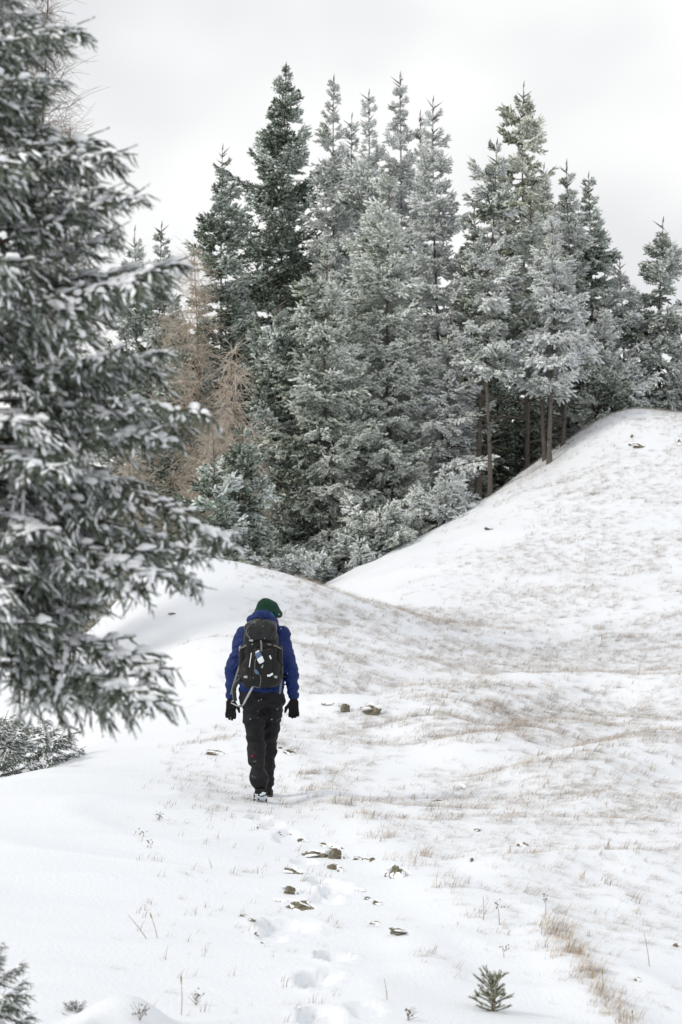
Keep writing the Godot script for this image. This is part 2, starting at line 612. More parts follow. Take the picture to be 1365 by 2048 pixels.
var lines := []       # grassy banks: [points, width, density, height]
func banks() -> void:
	var spec := [
		[[[880, 1440], [930, 1420], [1010, 1405], [1100, 1385], [1200, 1380], [1365, 1388]], 0.7, 1.4, 0.22],
		[[[730, 1435], [800, 1442], [860, 1458], [895, 1482]], 0.55, 1.3, 0.18],
		[[[960, 1512], [1000, 1490], [1060, 1480], [1150, 1470]], 0.55, 1.2, 0.15],
		[[[1110, 1570], [1170, 1545], [1230, 1530], [1300, 1515], [1365, 1495]], 0.6, 1.3, 0.19],
		[[[560, 1490], [600, 1545], [640, 1590], [700, 1635], [780, 1690], [830, 1730], [880, 1770], [930, 1810], [985, 1850]], 0.22, 1.6, 0.05],
		[[[1100, 1870], [1140, 1910], [1170, 1960], [1205, 2010], [1245, 2048]], 0.16, 3.4, 0.05],
		[[[960, 1745], [1000, 1775], [1050, 1800], [1090, 1830], [1130, 1870]], 0.12, 1.3, 0.03],
		[[[1010, 1735], [1060, 1715], [1110, 1730], [1180, 1720], [1250, 1725], [1365, 1710]], 0.35, 0.9, 0.08],
		[[[1225, 1770], [1245, 1800], [1275, 1815]], 0.1, 1.5, 0.03],
		[[[820, 1880], [850, 1905], [880, 1950]], 0.12, 1.6, 0.04],
		[[[620, 1350], [640, 1385], [700, 1405]], 0.4, 1.0, 0.05],
		[[[1180, 1260], [1250, 1285]], 0.3, 1.5, 0.05],
		[[[1180, 1900], [1230, 1930], [1290, 1970], [1320, 2000]], 0.1, 1.6, 0.03],
	]
	for s in spec:
		var pts := []
		for q in s[0]:
			pts.append(ray(q[0], q[1]))
		lines.append([pts, s[1], s[2], s[3]])
	for l in lines:
		var pts: Array = l[0]
		for k in pts.size() - 1:
			var n := int(ceil(pts[k].distance_to(pts[k + 1]) / 0.08))
			for j in n:
				var p: Vector3 = pts[k].lerp(pts[k + 1], float(j) / n)
				var r: float = l[1] * 1.4 + 0.12
				var q := int(ceil(r / DS))
				var ci := int((p.x - DX0) / DS)
				var di := int((p.z - DZ0) / DS)
				for b in range(maxi(0, di - q), mini(DD, di + q + 1)):
					for a in range(maxi(0, ci - q), mini(DW, ci + q + 1)):
						var e := Vector2(DX0 + a * DS - p.x, DZ0 + b * DS - p.z).length() / r
						if e < 1.0:
							lip[b * DW + a] = maxf(lip[b * DW + a], l[3] * (1.0 - e * e) * (1.0 - e * e))
	for s in [[670, 1912, 0.105, 0.22, 0.10], [630, 1960, 0.10, 0.2, 0.10], [660, 1964, 0.07, 0.15, 0.05], [640, 2034, 0.10, 0.2, 0.08], [672, 1774, 0.10, 0.22, 0.07], [645, 1760, 0.09, 0.22, 0.06], [575, 1852, 0.18, 0.28, 0.10], [545, 1872, 0.08, 0.2, 0.05], [730, 2012, 0.09, 0.2, 0.04], [575, 1675, 0.1, 0.25, 0.05], [548, 1650, 0.09, 0.22, 0.05], [520, 1634, 0.09, 0.22, 0.05], [610, 1725, 0.09, 0.22, 0.05], [655, 1800, 0.09, 0.2, 0.05],
			[252, 2085, 0.24, 0.45, -0.20]]:
		var p := ray(s[0], s[1])
		prints.append([p.x, p.z, s[2], s[3], s[4]])

func spread(pts: Array) -> PackedFloat32Array:
	# grid lines: [from, step] pairs up to the last value
	var out := PackedFloat32Array()
	for k in pts.size() - 1:
		var x: float = pts[k][0]
		while x < pts[k + 1][0] - 1e-4:
			out.append(x)
			x += pts[k][1]
	out.append(pts[-1][0])
	return out

func make_ground() -> void:
	var xs := spread([[-400, 60], [-100, 15], [-25, 3], [-10, 0.5], [-4.6, 0.12], [-1.55, 0.03], [0.7, 0.05], [2.4, 0.12], [7.6, 0.5], [13, 3], [25, 15], [100, 60], [400, 1]])
	var zs := spread([[-500, 60], [-140, 18], [-86, 4], [-62, 1.0], [-49, 0.25], [-36, 0.14], [-23, 0.08], [-17.5, 0.035], [-10.1, 0.3], [-2, 2], [10, 20], [110, 1]])
	var g := Geo.new()
	var w := xs.size()
	g.v.resize(w * zs.size())
	g.n.resize(w * zs.size())
	g.c.resize(w * zs.size())
	g.c.fill(Color.WHITE)
	for zi in zs.size():
		for xi in w:
			var x := xs[xi]
			var z := zs[zi]
			g.v[zi * w + xi] = Vector3(x, h(x, z), z)
	for zi in zs.size():
		for xi in w:
			var a := g.v[zi * w + maxi(xi - 1, 0)]
			var b := g.v[zi * w + mini(xi + 1, w - 1)]
			var c := g.v[maxi(zi - 1, 0) * w + xi]
			var d := g.v[mini(zi + 1, zs.size() - 1) * w + xi]
			g.n[zi * w + xi] = (d - c).cross(b - a).normalized()
	var idx := PackedInt32Array()
	idx.resize((w - 1) * (zs.size() - 1) * 6)
	var k := 0
	for zi in zs.size() - 1:
		for xi in w - 1:
			var a := zi * w + xi
			for q in [a, a + 1, a + w, a + 1, a + w + 1, a + w]:
				idx[k] = q
				k += 1
	g.i = idx
	var o := part("snow_ground", g.mesh(M.snow), self, "structure")
	tag(o, "wind packed snow slope with drifts, footprints and grassy banks", "snow field")

# ---------------------------------------------------------------- conifers
const NEEDLE := Color(0.030, 0.046, 0.034)
const NEEDLE_OLD := Color(0.060, 0.062, 0.032)
const RIME := Color(0.76, 0.78, 0.79)
const SAGE := Color(0.37, 0.425, 0.345)
const WOOD := Color(0.16, 0.12, 0.09)
var far_boughs := {}

func shoot_color(r: RandomNumberGenerator, frost: float) -> Color:
	# a dark needle shoot, one dusted to a pale sage, or one plastered white with rime
	var k := NEEDLE.lerp(NEEDLE_OLD, r.randf() * 0.7)
	var f := clampf(frost + r.randfn(0.0, 0.27), 0.02, 1.0)
	return k.lerp(SAGE, minf(f * 1.5, 1.0)).lerp(RIME, pow(f, 2.4))

func far_bough(length: float, frost: float, seed_: int) -> ArrayMesh:
	# one bough of a spruce seen from afar: along +x, side twigs that carry bristly shoots
	var r := RandomNumberGenerator.new()
	r.seed = seed_
	var g := Geo.new()
	var axis := func(t: float) -> Vector3: return Vector3(length * t, length * (0.10 * t * t - 0.10 * sin(PI * t)), 0.06 * length * sin(t * 3.0 + seed_))
	var pts := PackedVector3Array()
	var rad := PackedFloat32Array()
	for k in 6:
		pts.append(axis.call(k / 5.0))
		rad.append(lerpf(0.016 * sqrt(length), 0.004, k / 5.0))
	g.tube(pts, rad, 4, WOOD.lerp(RIME, frost * 0.5), false)
	var n := int(5 + length * 7.0)
	for k in n:
		var t := 0.16 + 0.84 * (k + r.randf() * 0.6) / n
		for s in [-1, 1]:
			var l := (length * 0.40 * (1.0 - t) + 0.13) * r.randf_range(0.6, 1.25)
			var a := deg_to_rad(r.randf_range(35, 68))
			var o: Vector3 = axis.call(t)
			var dir := Vector3(cos(a), r.randf_range(-0.45, 0.22), s * sin(a)).normalized()
			var e := o + dir * l + Vector3(0, -0.10 * l, 0)
			g.club(o, e, 0.014, shoot_color(r, frost))
			if r.randf() < 0.22 + 0.38 * frost:
				g.lump(o.lerp(e, r.randf_range(0.35, 0.8)) + Vector3(0, 0.012, 0), e - o, Vector3.UP, l * r.randf_range(0.20, 0.38), 0.018, r.randf_range(0.018, 0.034), r, Color(0.84, 0.86, 0.88), 3, 5)
			var m := int(2.0 + l / 0.045)
			for q in m:
				var u := 0.2 + 0.8 * (q + r.randf()) / m
				var side := -1.0 if q % 2 else 1.0
				var d := (dir * 0.8 + dir.cross(Vector3.UP).normalized() * side * r.randf_range(0.4, 0.9) + Vector3(0, r.randf_range(-0.5, 0.6), 0)).normalized()
				var b := o.lerp(e, u)
				g.club(b, b + d * r.randf_range(0.06, 0.14), r.randf_range(0.013, 0.022), shoot_color(r, frost))
	for q in int(4 + length * 6):
		var t := r.randf_range(0.3, 1.0)
		var o: Vector3 = axis.call(t)
		var d := Vector3(r.randf_range(0.5, 1.0), r.randf_range(0.1, 0.8), r.randf_range(-0.4, 0.4)).normalized()
		g.club(o, o + d * r.randf_range(0.08, 0.17), r.randf_range(0.014, 0.022), shoot_color(r, frost))
	var tip: Vector3 = axis.call(1.0)
	g.spindle(tip, tip + Vector3(0.16, 0.05, 0), 0.018, 4, shoot_color(r, frost))
	return g.mesh(M.needles)

func bough_mesh(size: int, level: int, kind: int) -> ArrayMesh:
	var key := size * 100 + level * 10 + kind
	if not far_boughs.has(key):
		far_boughs[key] = far_bough([0.45, 0.95, 1.7][size], [0.26, 0.56, 0.78, 0.98][level], 7 + key)
	return far_boughs[key]

func basis_along(dir: Vector3, roll := 0.0) -> Basis:
	var x := dir.normalized()
	var z := x.cross(Vector3.UP)
	z = z.normalized() if z.length() > 0.05 else Vector3.BACK
	var y := z.cross(x)
	return Basis(x, y, z).rotated(x, roll)

# wide: bough length at the widest; bare: share of the height without green boughs; wind: how far the crown is pushed to +x
func spruce(called: String, px: float, top: float, d: float, wide: float, bare: float, frost: float, wind: float, lean: float, label: String, tone := Color.WHITE) -> void:
	var r := RandomNumberGenerator.new()
	r.seed = hash(label)
	var p := at(px, top, d)
	var y0 := h(p.x, p.z) - 0.15
	var hh := p.y - y0
	var root := thing(called, Vector3(p.x - lean, y0, p.z), label, "tree", "snowy spruces of the wood")
	var stem := func(t: float) -> Vector3: return Vector3(lean * t + 0.05 * sin(t * 5.0 + px), hh * t, 0.04 * sin(t * 4.0 + d))
	var g := Geo.new()
	var pts := PackedVector3Array()
	var rad := PackedFloat32Array()
	for k in 15:
		var t := k / 14.0
		pts.append(stem.call(t))
		rad.append(lerpf(0.035 + hh * 0.004, 0.006, pow(t, 0.7)) * (1.35 if k == 0 else 1.0))
	g.tube(pts, rad, 8, Color(0.47, 0.45, 0.43).lerp(RIME, frost * 0.5))
	var stubs := int(bare * hh * 9.0)
	for k in stubs:       # dead snags on the bare trunk
		var t := r.randf_range(0.08, bare + 0.06)
		var a := r.randf() * TAU
		var o: Vector3 = stem.call(t)
		var l := r.randf_range(0.2, 0.9)
		var e := o + Vector3(cos(a) * l, r.randf_range(-0.25, 0.1), sin(a) * l)
		g.tube(PackedVector3Array([o, o.lerp(e, 0.5) + Vector3(0, 0.03, 0), e]), PackedFloat32Array([0.014, 0.01, 0.004]), 3, WOOD.lerp(RIME, r.randf() * 0.7), false)
	var tip: Vector3 = stem.call(1.0)      # the leader and its candles
	for k in 16:
		var o: Vector3 = tip if k == 0 else stem.call(1.0 - r.randf_range(0.08, 0.8) / hh)
		var a := r.randf() * TAU
		var e := Vector3(0.02, 0.16, 0) if k == 0 else Vector3(cos(a) * 0.15, 0.11, sin(a) * 0.15) * r.randf_range(0.6, 1.7)
		g.spindle(o - e * 0.3, o + e, 0.016, 4, shoot_color(r, frost) * Color(2.0, 2.4, 2.4))
	part("trunk", g.mesh(M.bark), root)
	var sets := {}
	var level := frost
	var y := bare * hh
	var turn := r.randf() * TAU
	while y < hh - 0.22:
		var t := y / hh
		var up := (y - bare * hh) / (hh - bare * hh)
		var reach := wide * 1.08 * (pow(1.0 - up, 0.60) * 0.97 + 0.03) * (0.72 + 0.28 * smoothstep(0.0, 0.16, up))
		reach *= r.randf_range(0.70, 1.18) * lerpf(1.0, 0.62, smoothstep(0.80, 1.0, up))
		var nb := r.randi_range(5, 7) if up < 0.86 else 4
		turn += 1.3
		for b in nb + (2 if up < 0.85 else 0):
			var a := turn + TAU * (b + r.randf_range(-0.3, 0.3)) / nb
			var l := reach * r.randf_range(0.45, 1.25)
			l *= 1.0 + wind * cos(a)
			if r.randf() < 0.06:
				l *= 1.25
			l = maxf(l, 0.26 - 0.08 * up)
			var pitch := lerpf(-0.28, 0.85, pow(up, 1.7)) + r.randfn(0.0, 0.13)
			var dir := Vector3(cos(a) * cos(pitch) + absf(wind) * 0.25 * signf(wind), sin(pitch), sin(a) * cos(pitch)).normalized()
			if b >= nb:      # short inner boughs fill the crown near the stem
				l = maxf(reach * r.randf_range(0.22, 0.55), 0.20)
			var lv := clampi(int(round((level + 0.12 * cos(a) + r.randfn(0.0, 0.11) - 0.30) / 0.18)), 0, 3)
			var size := 0 if l < 0.62 else (1 if l < 1.25 else 2)
			var key := size * 100 + lv * 10 + r.randi_range(0, 1)
			var sc: float = l / [0.45, 0.95, 1.7][size]
			if not sets.has(key):
				sets[key] = [[], []]
			var o: Vector3 = stem.call(minf((y + r.randf_range(-0.16, 0.16)) / hh, 0.99))
			sets[key][0].append(Transform3D(basis_along(dir, r.randfn(0.0, 0.25)).scaled(Vector3.ONE * sc), o))
			var v := r.randf_range(0.8, 1.15)
			sets[key][1].append(Color(tone.r * v, tone.g * v, tone.b * v))
		y += lerpf(0.30, 0.25, up) * r.randf_range(0.7, 1.35)
	for q in sets:
		many("foliage", bough_mesh(q / 100, (q / 10) % 10, q % 10), sets[q][0], sets[q][1], root)

func bush(called: String, px: float, py: float, d: float, wide: float, high: float, n: int, frost: float, label: String) -> void:
	# low frosted branches fanning up from the ground; px, py is the middle of its foot
	var r := RandomNumberGenerator.new()
	r.seed = hash(label)
	var p := at(px, py, d)
	p.y = h(p.x, p.z) - 0.05
	var root := thing(called, p, label, "bush", "frosted bushes under the trees")
	var g := Geo.new()
	var sets := {}
	for k in n:
		var a := r.randf() * TAU
		var q := r.randf()
		var foot := Vector3(cos(a) * wide * 0.7 * q, 0, sin(a) * wide * 0.5 * q)
		var hgt := high * r.randf_range(0.15, 0.95) * (1.0 - 0.4 * q)
		var o := foot * 0.9 + Vector3(0, hgt, 0)
		var b := r.randf() * TAU
		var dir := Vector3(cos(b), r.randf_range(-0.1, 0.8), sin(b)).normalized()
		g.tube(PackedVector3Array([foot * 0.5, o * 0.7, o]), PackedFloat32Array([0.02, 0.014, 0.008]), 4, WOOD.lerp(RIME, 0.3 * r.randf()), false)
		var key := (1 if r.randf() < 0.25 else 0) * 100 + clampi(int(round((frost + r.randfn(0.0, 0.12) - 0.3) / 0.18)), 0, 3) * 10 + r.randi_range(0, 1)
		if not sets.has(key):
			sets[key] = [[], []]
		sets[key][0].append(Transform3D(basis_along(dir, r.randfn(0.0, 0.4)).scaled(Vector3.ONE * r.randf_range(0.5, 0.95)), o))
		var v := r.randf_range(0.85, 1.15)
		sets[key][1].append(Color(v, v, v))
	part("stems", g.mesh(M.bark), root)
	for q in sets:
		many("foliage", bough_mesh(q / 100, (q / 10) % 10, q % 10), sets[q][0], sets[q][1], root)

func larch(called: String, px: float, top: float, d: float, wide: float, droop: float, fine: float, shade: Color, label: String) -> void:
	# bare larch: many thin twigs
	var r := RandomNumberGenerator.new()
	r.seed = hash(label)
	var p := at(px, top, d)
	var y0 := h(p.x, p.z) - 0.15
	var hh := p.y - y0
	var root := thing(called, Vector3(p.x, y0, p.z), label, "tree", "bare larches among the spruces")
	var g := Geo.new()
	var pts := PackedVector3Array()
	var rad := PackedFloat32Array()
	for k in 12:
		pts.append(Vector3(0.06 * sin(k * 0.7 + px), hh * k / 11.0, 0.05 * sin(k * 0.9)))
		rad.append(lerpf(0.035 + hh * 0.002, 0.006, k / 11.0))
	g.tube(pts, rad, 7, shade * 1.3)
	part("trunk", g.mesh(M.bark), root)
	var b := Geo.new()
	var y := hh * 0.12
	while y < hh:
		var up := y / hh
		for q in r.randi_range(3, 5):
			var a := r.randf() * TAU
			var l := wide * pow(1.0 - up * 0.97, 0.6) * r.randf_range(0.4, 1.3)
			var line := PackedVector3Array()
			var lr := PackedFloat32Array()
			var f := Vector3(cos(a), 0, sin(a))
			for k in 6:
				var t := k / 5.0
				line.append(Vector3(0, y, 0) + f * l * t + Vector3(0, l * (0.35 * t - droop * t * t), 0) + Vector3(r.randf_range(-1, 1), r.randf_range(-1, 1), r.randf_range(-1, 1)) * 0.03)
				lr.append(lerpf(0.013, 0.004, t) * fine)
			var k2 := shade.lerp(RIME, r.randf() * 0.3)
			b.tube(line, lr, 3, k2, false)
			for w in int(10 + l * 30.0):
				var t := r.randf_range(0.15, 1.0) * 4.99
				var o := line[int(t)].lerp(line[int(t) + 1], t - int(t))
				var e := (f * r.randf_range(0.0, 0.8) + Vector3(r.randf_range(-0.9, 0.9), r.randf_range(-0.9, 0.9) - droop * 0.4, r.randf_range(-0.9, 0.9))).normalized() * r.randf_range(0.14, 0.55)
				var mid := o + e * 0.5 + Vector3(r.randf_range(-0.04, 0.04), 0.03, r.randf_range(-0.04, 0.04))
				var kc := shade.lerp(RIME, r.randf() * r.randf() * 0.7) * r.randf_range(0.7, 1.2)
				b.tube(PackedVector3Array([o, mid, o + e]), PackedFloat32Array([0.004 * fine, 0.003 * fine, 0.002 * fine]), 3, kc, false)
		y += r.randf_range(0.10, 0.22)
	part("twigs", b.mesh(M.grass), root, "stuff")

# ---------------------------------------------------------------- the near spruce: boughs with single needles and snow on them
func brush(g: Geo, a: Vector3, b: Vector3, r: RandomNumberGenerator, k: Color, per_m := 820.0, long := 0.0105, w := 0.0022) -> void:
	# one shoot: a thin stalk set round with needles
	var l := a.distance_to(b)
	var t := (b - a) / l
	var u := t.cross(Vector3.UP)
	u = u.normalized() if u.length() > 0.1 else Vector3.RIGHT
	var v := t.cross(u)
	g.spindle(a, b, 0.004, 3, k * 0.8, 0.3)
	for q in int(l * per_m):
		var s := r.randf()
		var o := a.lerp(b, s)
		var an := r.randf() * TAU
		var d := u * cos(an) + v * sin(an)
		var f := r.randf_range(0.7, 1.2)
		var kk := k * r.randf_range(0.65, 1.4)
		if r.randf() < 0.28:
			kk = kk.lerp(Color(0.66, 0.69, 0.68), 0.7)
		g.blade(o, o + (d * 0.75 + t * f) .normalized() * long * r.randf_range(0.75, 1.15), d.cross(t) * w, kk)

func near_bough(length: float, seed_: int, droop: float, snow_share: float) -> Array:
	var r := RandomNumberGenerator.new()
	r.seed = seed_
	var g := Geo.new()
	var s := Geo.new()
	var axis := func(t: float) -> Vector3: return Vector3(length * t, length * (-droop * t * t + 0.10 * t * t * t), 0.05 * length * sin(t * 4.0 + seed_))
	var pts := PackedVector3Array()
	var rad := PackedFloat32Array()
	for k in 9:
		pts.append(axis.call(k / 8.0))
		rad.append(lerpf(0.011 * sqrt(length), 0.003, k / 8.0))
	g.tube(pts, rad, 5, Color(0.12, 0.085, 0.06), false)
	var cap := func(a: Vector3, b: Vector3, wide: float) -> void:
		var up := Vector3(r.randf_range(-0.15, 0.15), 1, r.randf_range(-0.15, 0.15))
		var t := (b - a).normalized()
		if absf(t.y) > 0.93:
			return
		up = (up - t * up.dot(t)).normalized()
		for q in 3:
			var w := wide * r.randf_range(0.55, 1.1)
			s.lump(a.lerp(b, 0.2 + 0.3 * q + r.randf_range(-0.1, 0.1)) + up * 0.005 + up.cross(t) * r.randfn(0.0, wide * 0.35), t + Vector3(r.randf_range(-0.3, 0.3), 0, r.randf_range(-0.3, 0.3)), up, a.distance_to(b) * r.randf_range(0.13, 0.26), w * r.randf_range(0.4, 0.8), w, r, Color.WHITE, 4, 6)
	var n := int(5 + length * 20.0)
	for k in n:
		var t := 0.14 + 0.86 * (k + r.randf() * 0.5) / n
		for side in [-1, 1]:
			var l := (length * 0.36 * (1.0 - t) + 0.09) * r.randf_range(0.65, 1.25)
			var a := deg_to_rad(r.randf_range(38, 66))
			var o: Vector3 = axis.call(t)
			var dir := Vector3(cos(a), r.randf_range(-0.7, 0.1), side * sin(a)).normalized()
			var mid := o + dir * l * 0.55
			var e := mid + (dir + Vector3(0, r.randf_range(-0.9, 0.1), 0)).normalized() * l * 0.45
			var kc := Color(0.028, 0.042, 0.022).lerp(Color(0.18, 0.225, 0.15), r.randf() * r.randf())
			brush(g, o, mid, r, kc)
			brush(g, mid, e, r, kc)
			if r.randf() < snow_share:
				cap.call(o, mid, r.randf_range(0.010, 0.020))
			if r.randf() < snow_share * 0.45:
				cap.call(mid, e, r.randf_range(0.006, 0.012))
			if r.randf() < snow_share * 0.55:      # a bigger clod where twigs meet
				s.lump(mid + Vector3(0, 0.012, 0), dir, Vector3.UP, r.randf_range(0.014, 0.034), r.randf_range(0.009, 0.016), r.randf_range(0.012, 0.024), r, Color.WHITE, 6, 8)
			var m := int(3 + l / 0.024)
			for q in m:
				var u := 0.15 + 0.85 * (q + r.randf()) / m
				var b := o.lerp(mid, u / 0.55) if u < 0.55 else mid.lerp(e, (u - 0.55) / 0.45)
				var sg := -1.0 if q % 2 else 1.0
				var d := (dir * 0.5 + dir.cross(Vector3.UP).normalized() * sg * r.randf_range(0.1, 0.7) + Vector3(0, r.randf_range(-1.2, 0.15), 0)).normalized()
				var f := b + d * r.randf_range(0.025, 0.065)
				var kt := kc.lerp(Color(0.28, 0.33, 0.24), r.randf() * 0.9)
				brush(g, b, f, r, kt)
				if r.randf() < snow_share * 0.55:
					s.lump(b.lerp(f, 0.5) + Vector3(0, 0.004, 0), d, Vector3.UP, b.distance_to(f) * 0.4, 0.005, r.randf_range(0.004, 0.008), r, Color.WHITE, 3, 5)
	var tip: Vector3 = axis.call(1.0)
	brush(g, tip - Vector3(0.04, 0, 0), tip + Vector3(0.08, 0.01, 0), r, Color(0.05, 0.055, 0.03))
	return [g.mesh(M.needles), s.mesh(M.snow_load)]

var near_kinds := []
func make_near_kinds() -> void:
	for k in 8:
		var l: float = [0.35, 0.35, 0.6, 0.6, 0.6, 0.95, 0.95, 0.95][k]
		near_kinds.append([l] + near_bough(l, 100 + k, [0.05, 0.15, 0.12, 0.2, 0.28, 0.18, 0.26, 0.34][k], [0.55, 0.65, 0.6, 0.75, 0.65, 0.65, 0.8, 0.7][k]))

func add_bough(root: Node3D, o: Vector3, dir: Vector3, l: float, r: RandomNumberGenerator) -> void:
	var pick := (r.randi_range(0, 1) if l < 0.46 else (r.randi_range(2, 4) if l < 0.76 else r.randi_range(5, 7)))
	var kind: Array = near_kinds[pick]
	var b := part("bough", kind[1], root)
	b.transform = Transform3D(basis_along(dir, r.randfn(0.0, 0.12)).scaled(Vector3.ONE * (l / kind[0])), o)
	part("snow", kind[2], b, "stuff")

func near_spruce() -> void:
	var r := RandomNumberGenerator.new()
	r.seed = 77
	var nd := 8.2
	var sc := nd / 10.5
	var p := at(-45, 1700, nd)
	p.y = h(p.x, p.z) - 0.05
	var top := EYE + 3.45 * sc - p.y
	var root := thing("near_spruce", p, "large blurred snow laden spruce at the left edge, nearest tree of all", "tree")
	var g := Geo.new()
	var pts := PackedVector3Array()
	var rad := PackedFloat32Array()
	for k in 12:
		pts.append(Vector3(0.02 * sin(k), top * k / 11.0, 0.02 * cos(k * 1.3)))
		rad.append(lerpf(0.06, 0.01, k / 11.0))
	g.tube(pts, rad, 10, Color(0.26, 0.2, 0.16))
	part("trunk", g.mesh(M.bark), root)
	# bough length by height above the camera's level, read from the outline
	var prof := [[-1.05, 0.60], [-0.85, 0.70], [-0.62, 0.76], [-0.42, 0.62], [-0.24, 0.74], [-0.08, 0.95], [0.14, 1.06], [0.52, 0.98], [0.92, 0.84], [1.18, 0.76], [1.5, 0.56], [1.65, 0.42], [2.0, 0.30], [2.3, 0.33], [2.9, 0.22], [3.45, 0.10]]
	var y := EYE - 0.48 * sc - p.y
	var turn := 0.3
	while y < top - 0.1:
		var lev := (y + p.y - EYE) / sc
		var reach := 0.1
		for k in prof.size() - 1:
			if lev >= prof[k][0] and lev <= prof[k + 1][0]:
				reach = lerpf(prof[k][1], prof[k + 1][1], (lev - prof[k][0]) / (prof[k + 1][0] - prof[k][0]))
		if lev < prof[0][0]:
			reach = prof[0][1]
		reach *= sc * 1.06
		turn += 0.9
		for b in 7:
			var a := turn + TAU * (b + r.randf_range(-0.25, 0.25)) / 7.0
			var l := maxf(0.14, reach * r.randf_range(0.66, 1.14))
			var up := clampf((lev + 1.0) / 4.4, 0.0, 1.0)
			var pitch := lerpf(-0.10, 0.75, pow(up, 1.3)) + r.randfn(0.0, 0.14)
			add_bough(root, Vector3(0, y + r.randf_range(-0.05, 0.05), 0), Vector3(cos(a) * cos(pitch), sin(pitch), sin(a) * cos(pitch)), l, r)
		y += lerpf(0.12, 0.17, r.randf())
	# the boughs that stand out of the outline: tip in the picture and how far forward they reach
	for s in [[495, 965, 0.1, -0.16], [445, 785, 0.3, 0.05], [350, 485, -0.2, 0.32], [250, 335, 0.2, 0.5], [172, 262, 0.1, 0.22], [335, 1265, 0.3, -0.05], [340, 1325, 0.45, -0.02], [265, 1385, 0.35, -0.15], [440, 1060, 0.1, -0.3], [320, 1150, 0.5, -0.3], [150, 40, 0.0, 0.3]]:
		var tip := at(s[0], s[1], nd - s[2] * sc)
		var o := Vector3(p.x, 0, p.z)
		var flat := Vector2(tip.x - o.x, tip.z - o.z).length()
		o.y = tip.y - flat * s[3]
		add_bough(root, o - p, tip - o, o.distance_to(tip) * 0.97, r)

func small_spruce(called: String, foot: Vector3, tall: float, wide: float, label: String, category: String, n: int, snow := true) -> void:
	var r := RandomNumberGenerator.new()
	r.seed = hash(label)
	var root := thing(called, foot - Vector3(0, 0.03, 0), label, category)
	var g := Geo.new()
	g.tube(PackedVector3Array([Vector3.ZERO, Vector3(0.01, tall * 0.5, 0), Vector3(0, tall, 0)]), PackedFloat32Array([0.012, 0.008, 0.003]), 6, WOOD)
	brush(g, Vector3(0, tall * 0.75, 0), Vector3(0.01, tall + 0.03, 0), r, Color(0.06, 0.065, 0.03))
	part("stem", g.mesh(M.needles), root)
	for k in n:
		var t := lerpf(0.12, 0.92, (k + r.randf()) / n)
		var a := k * 2.4 + r.randf_range(-0.3, 0.3)
		var pitch := lerpf(0.25, 0.95, t)
		var l := maxf(0.06, wide * (1.05 - t) * r.randf_range(0.7, 1.15)) if snow else wide * (0.95 - 0.5 * t) * r.randf_range(0.6, 1.1)
		var dir := Vector3(cos(a) * cos(pitch), sin(pitch), sin(a) * cos(pitch))
		if snow:
			add_bough(root, Vector3(0, tall * t, 0), dir, l, r)
		else:
			var b := Geo.new()
			var kc := Color(0.24, 0.25, 0.14)
			l *= r.randf_range(0.6, 1.25)
			brush(b, Vector3.ZERO, dir * l, r, kc, 1100.0, 0.016, 0.003)
			for q in 1 + int(l / 0.035):
				var o := dir * l * r.randf_range(0.25, 0.95)
				var e := (dir + Vector3(r.randf_range(-1, 1), r.randf_range(-0.2, 0.6), r.randf_range(-1, 1)) * 0.8).normalized() * r.randf_range(0.025, 0.055)
				brush(b, o, o + e, r, kc.lerp(Color(0.24, 0.24, 0.17), r.randf()), 1100.0, 0.016, 0.003)
			for q in 3:
				b.lump(dir * l * r.randf_range(0.3, 0.95) + Vector3(0, 0.004, 0), dir, Vector3.UP, 0.012, 0.005, 0.006, r, Color(0.85, 0.86, 0.88), 3, 5)
			var bn := part("bough", b.mesh(M.needles), root, "stuff")
			bn.position = Vector3(0, tall * t, 0)

# ---------------------------------------------------------------- grass, dead plants, rocks, flakes
func tuft(seed_: int, blades: int, long: float, lay: float, k: Color) -> ArrayMesh:
	var r := RandomNumberGenerator.new()
	r.seed = seed_
	var g := Geo.new()
	for b in blades:
		var o := Vector3(r.randfn(0, 0.035), -0.01, r.randfn(0, 0.025))
		var l := long * r.randf_range(0.45, 1.15)
		var a := r.randfn(0.0, 0.55)
		var f := Vector3(cos(a), 0, sin(a)) * lay * r.randf_range(0.6, 1.3)
		var w := r.randf_range(0.0018, 0.0034)
		var kc := k.lerp(Color(0.32, 0.22, 0.12), r.randf() * 0.4) * r.randf_range(0.7, 1.25)
		if r.randf() < 0.35:
			kc = kc.lerp(Color(0.8, 0.81, 0.82), 0.8)
		var prev := o
		var side := Vector3(-sin(a), 0.2, cos(a)).normalized()
		var ids := []
		for s in 4:
			var t := s / 3.0
			var q := o + Vector3(0, l * t * (1.0 - 0.45 * lay * t), 0) + f * l * t * t * 0.95
			var nn := side.cross((q - prev) if s else Vector3.UP).normalized()
			nn = nn if nn.y > 0.0 else -nn
			ids.append([g.put(q - side * w * (1.0 - t * 0.8), nn, kc), g.put(q + side * w * (1.0 - t * 0.8), nn, kc)])
			prev = q
		for s in 3:
			g.tri(ids[s][0], ids[s][1], ids[s + 1][0])
			g.tri(ids[s][1], ids[s + 1][1], ids[s + 1][0])
	return g.mesh(M.grass)

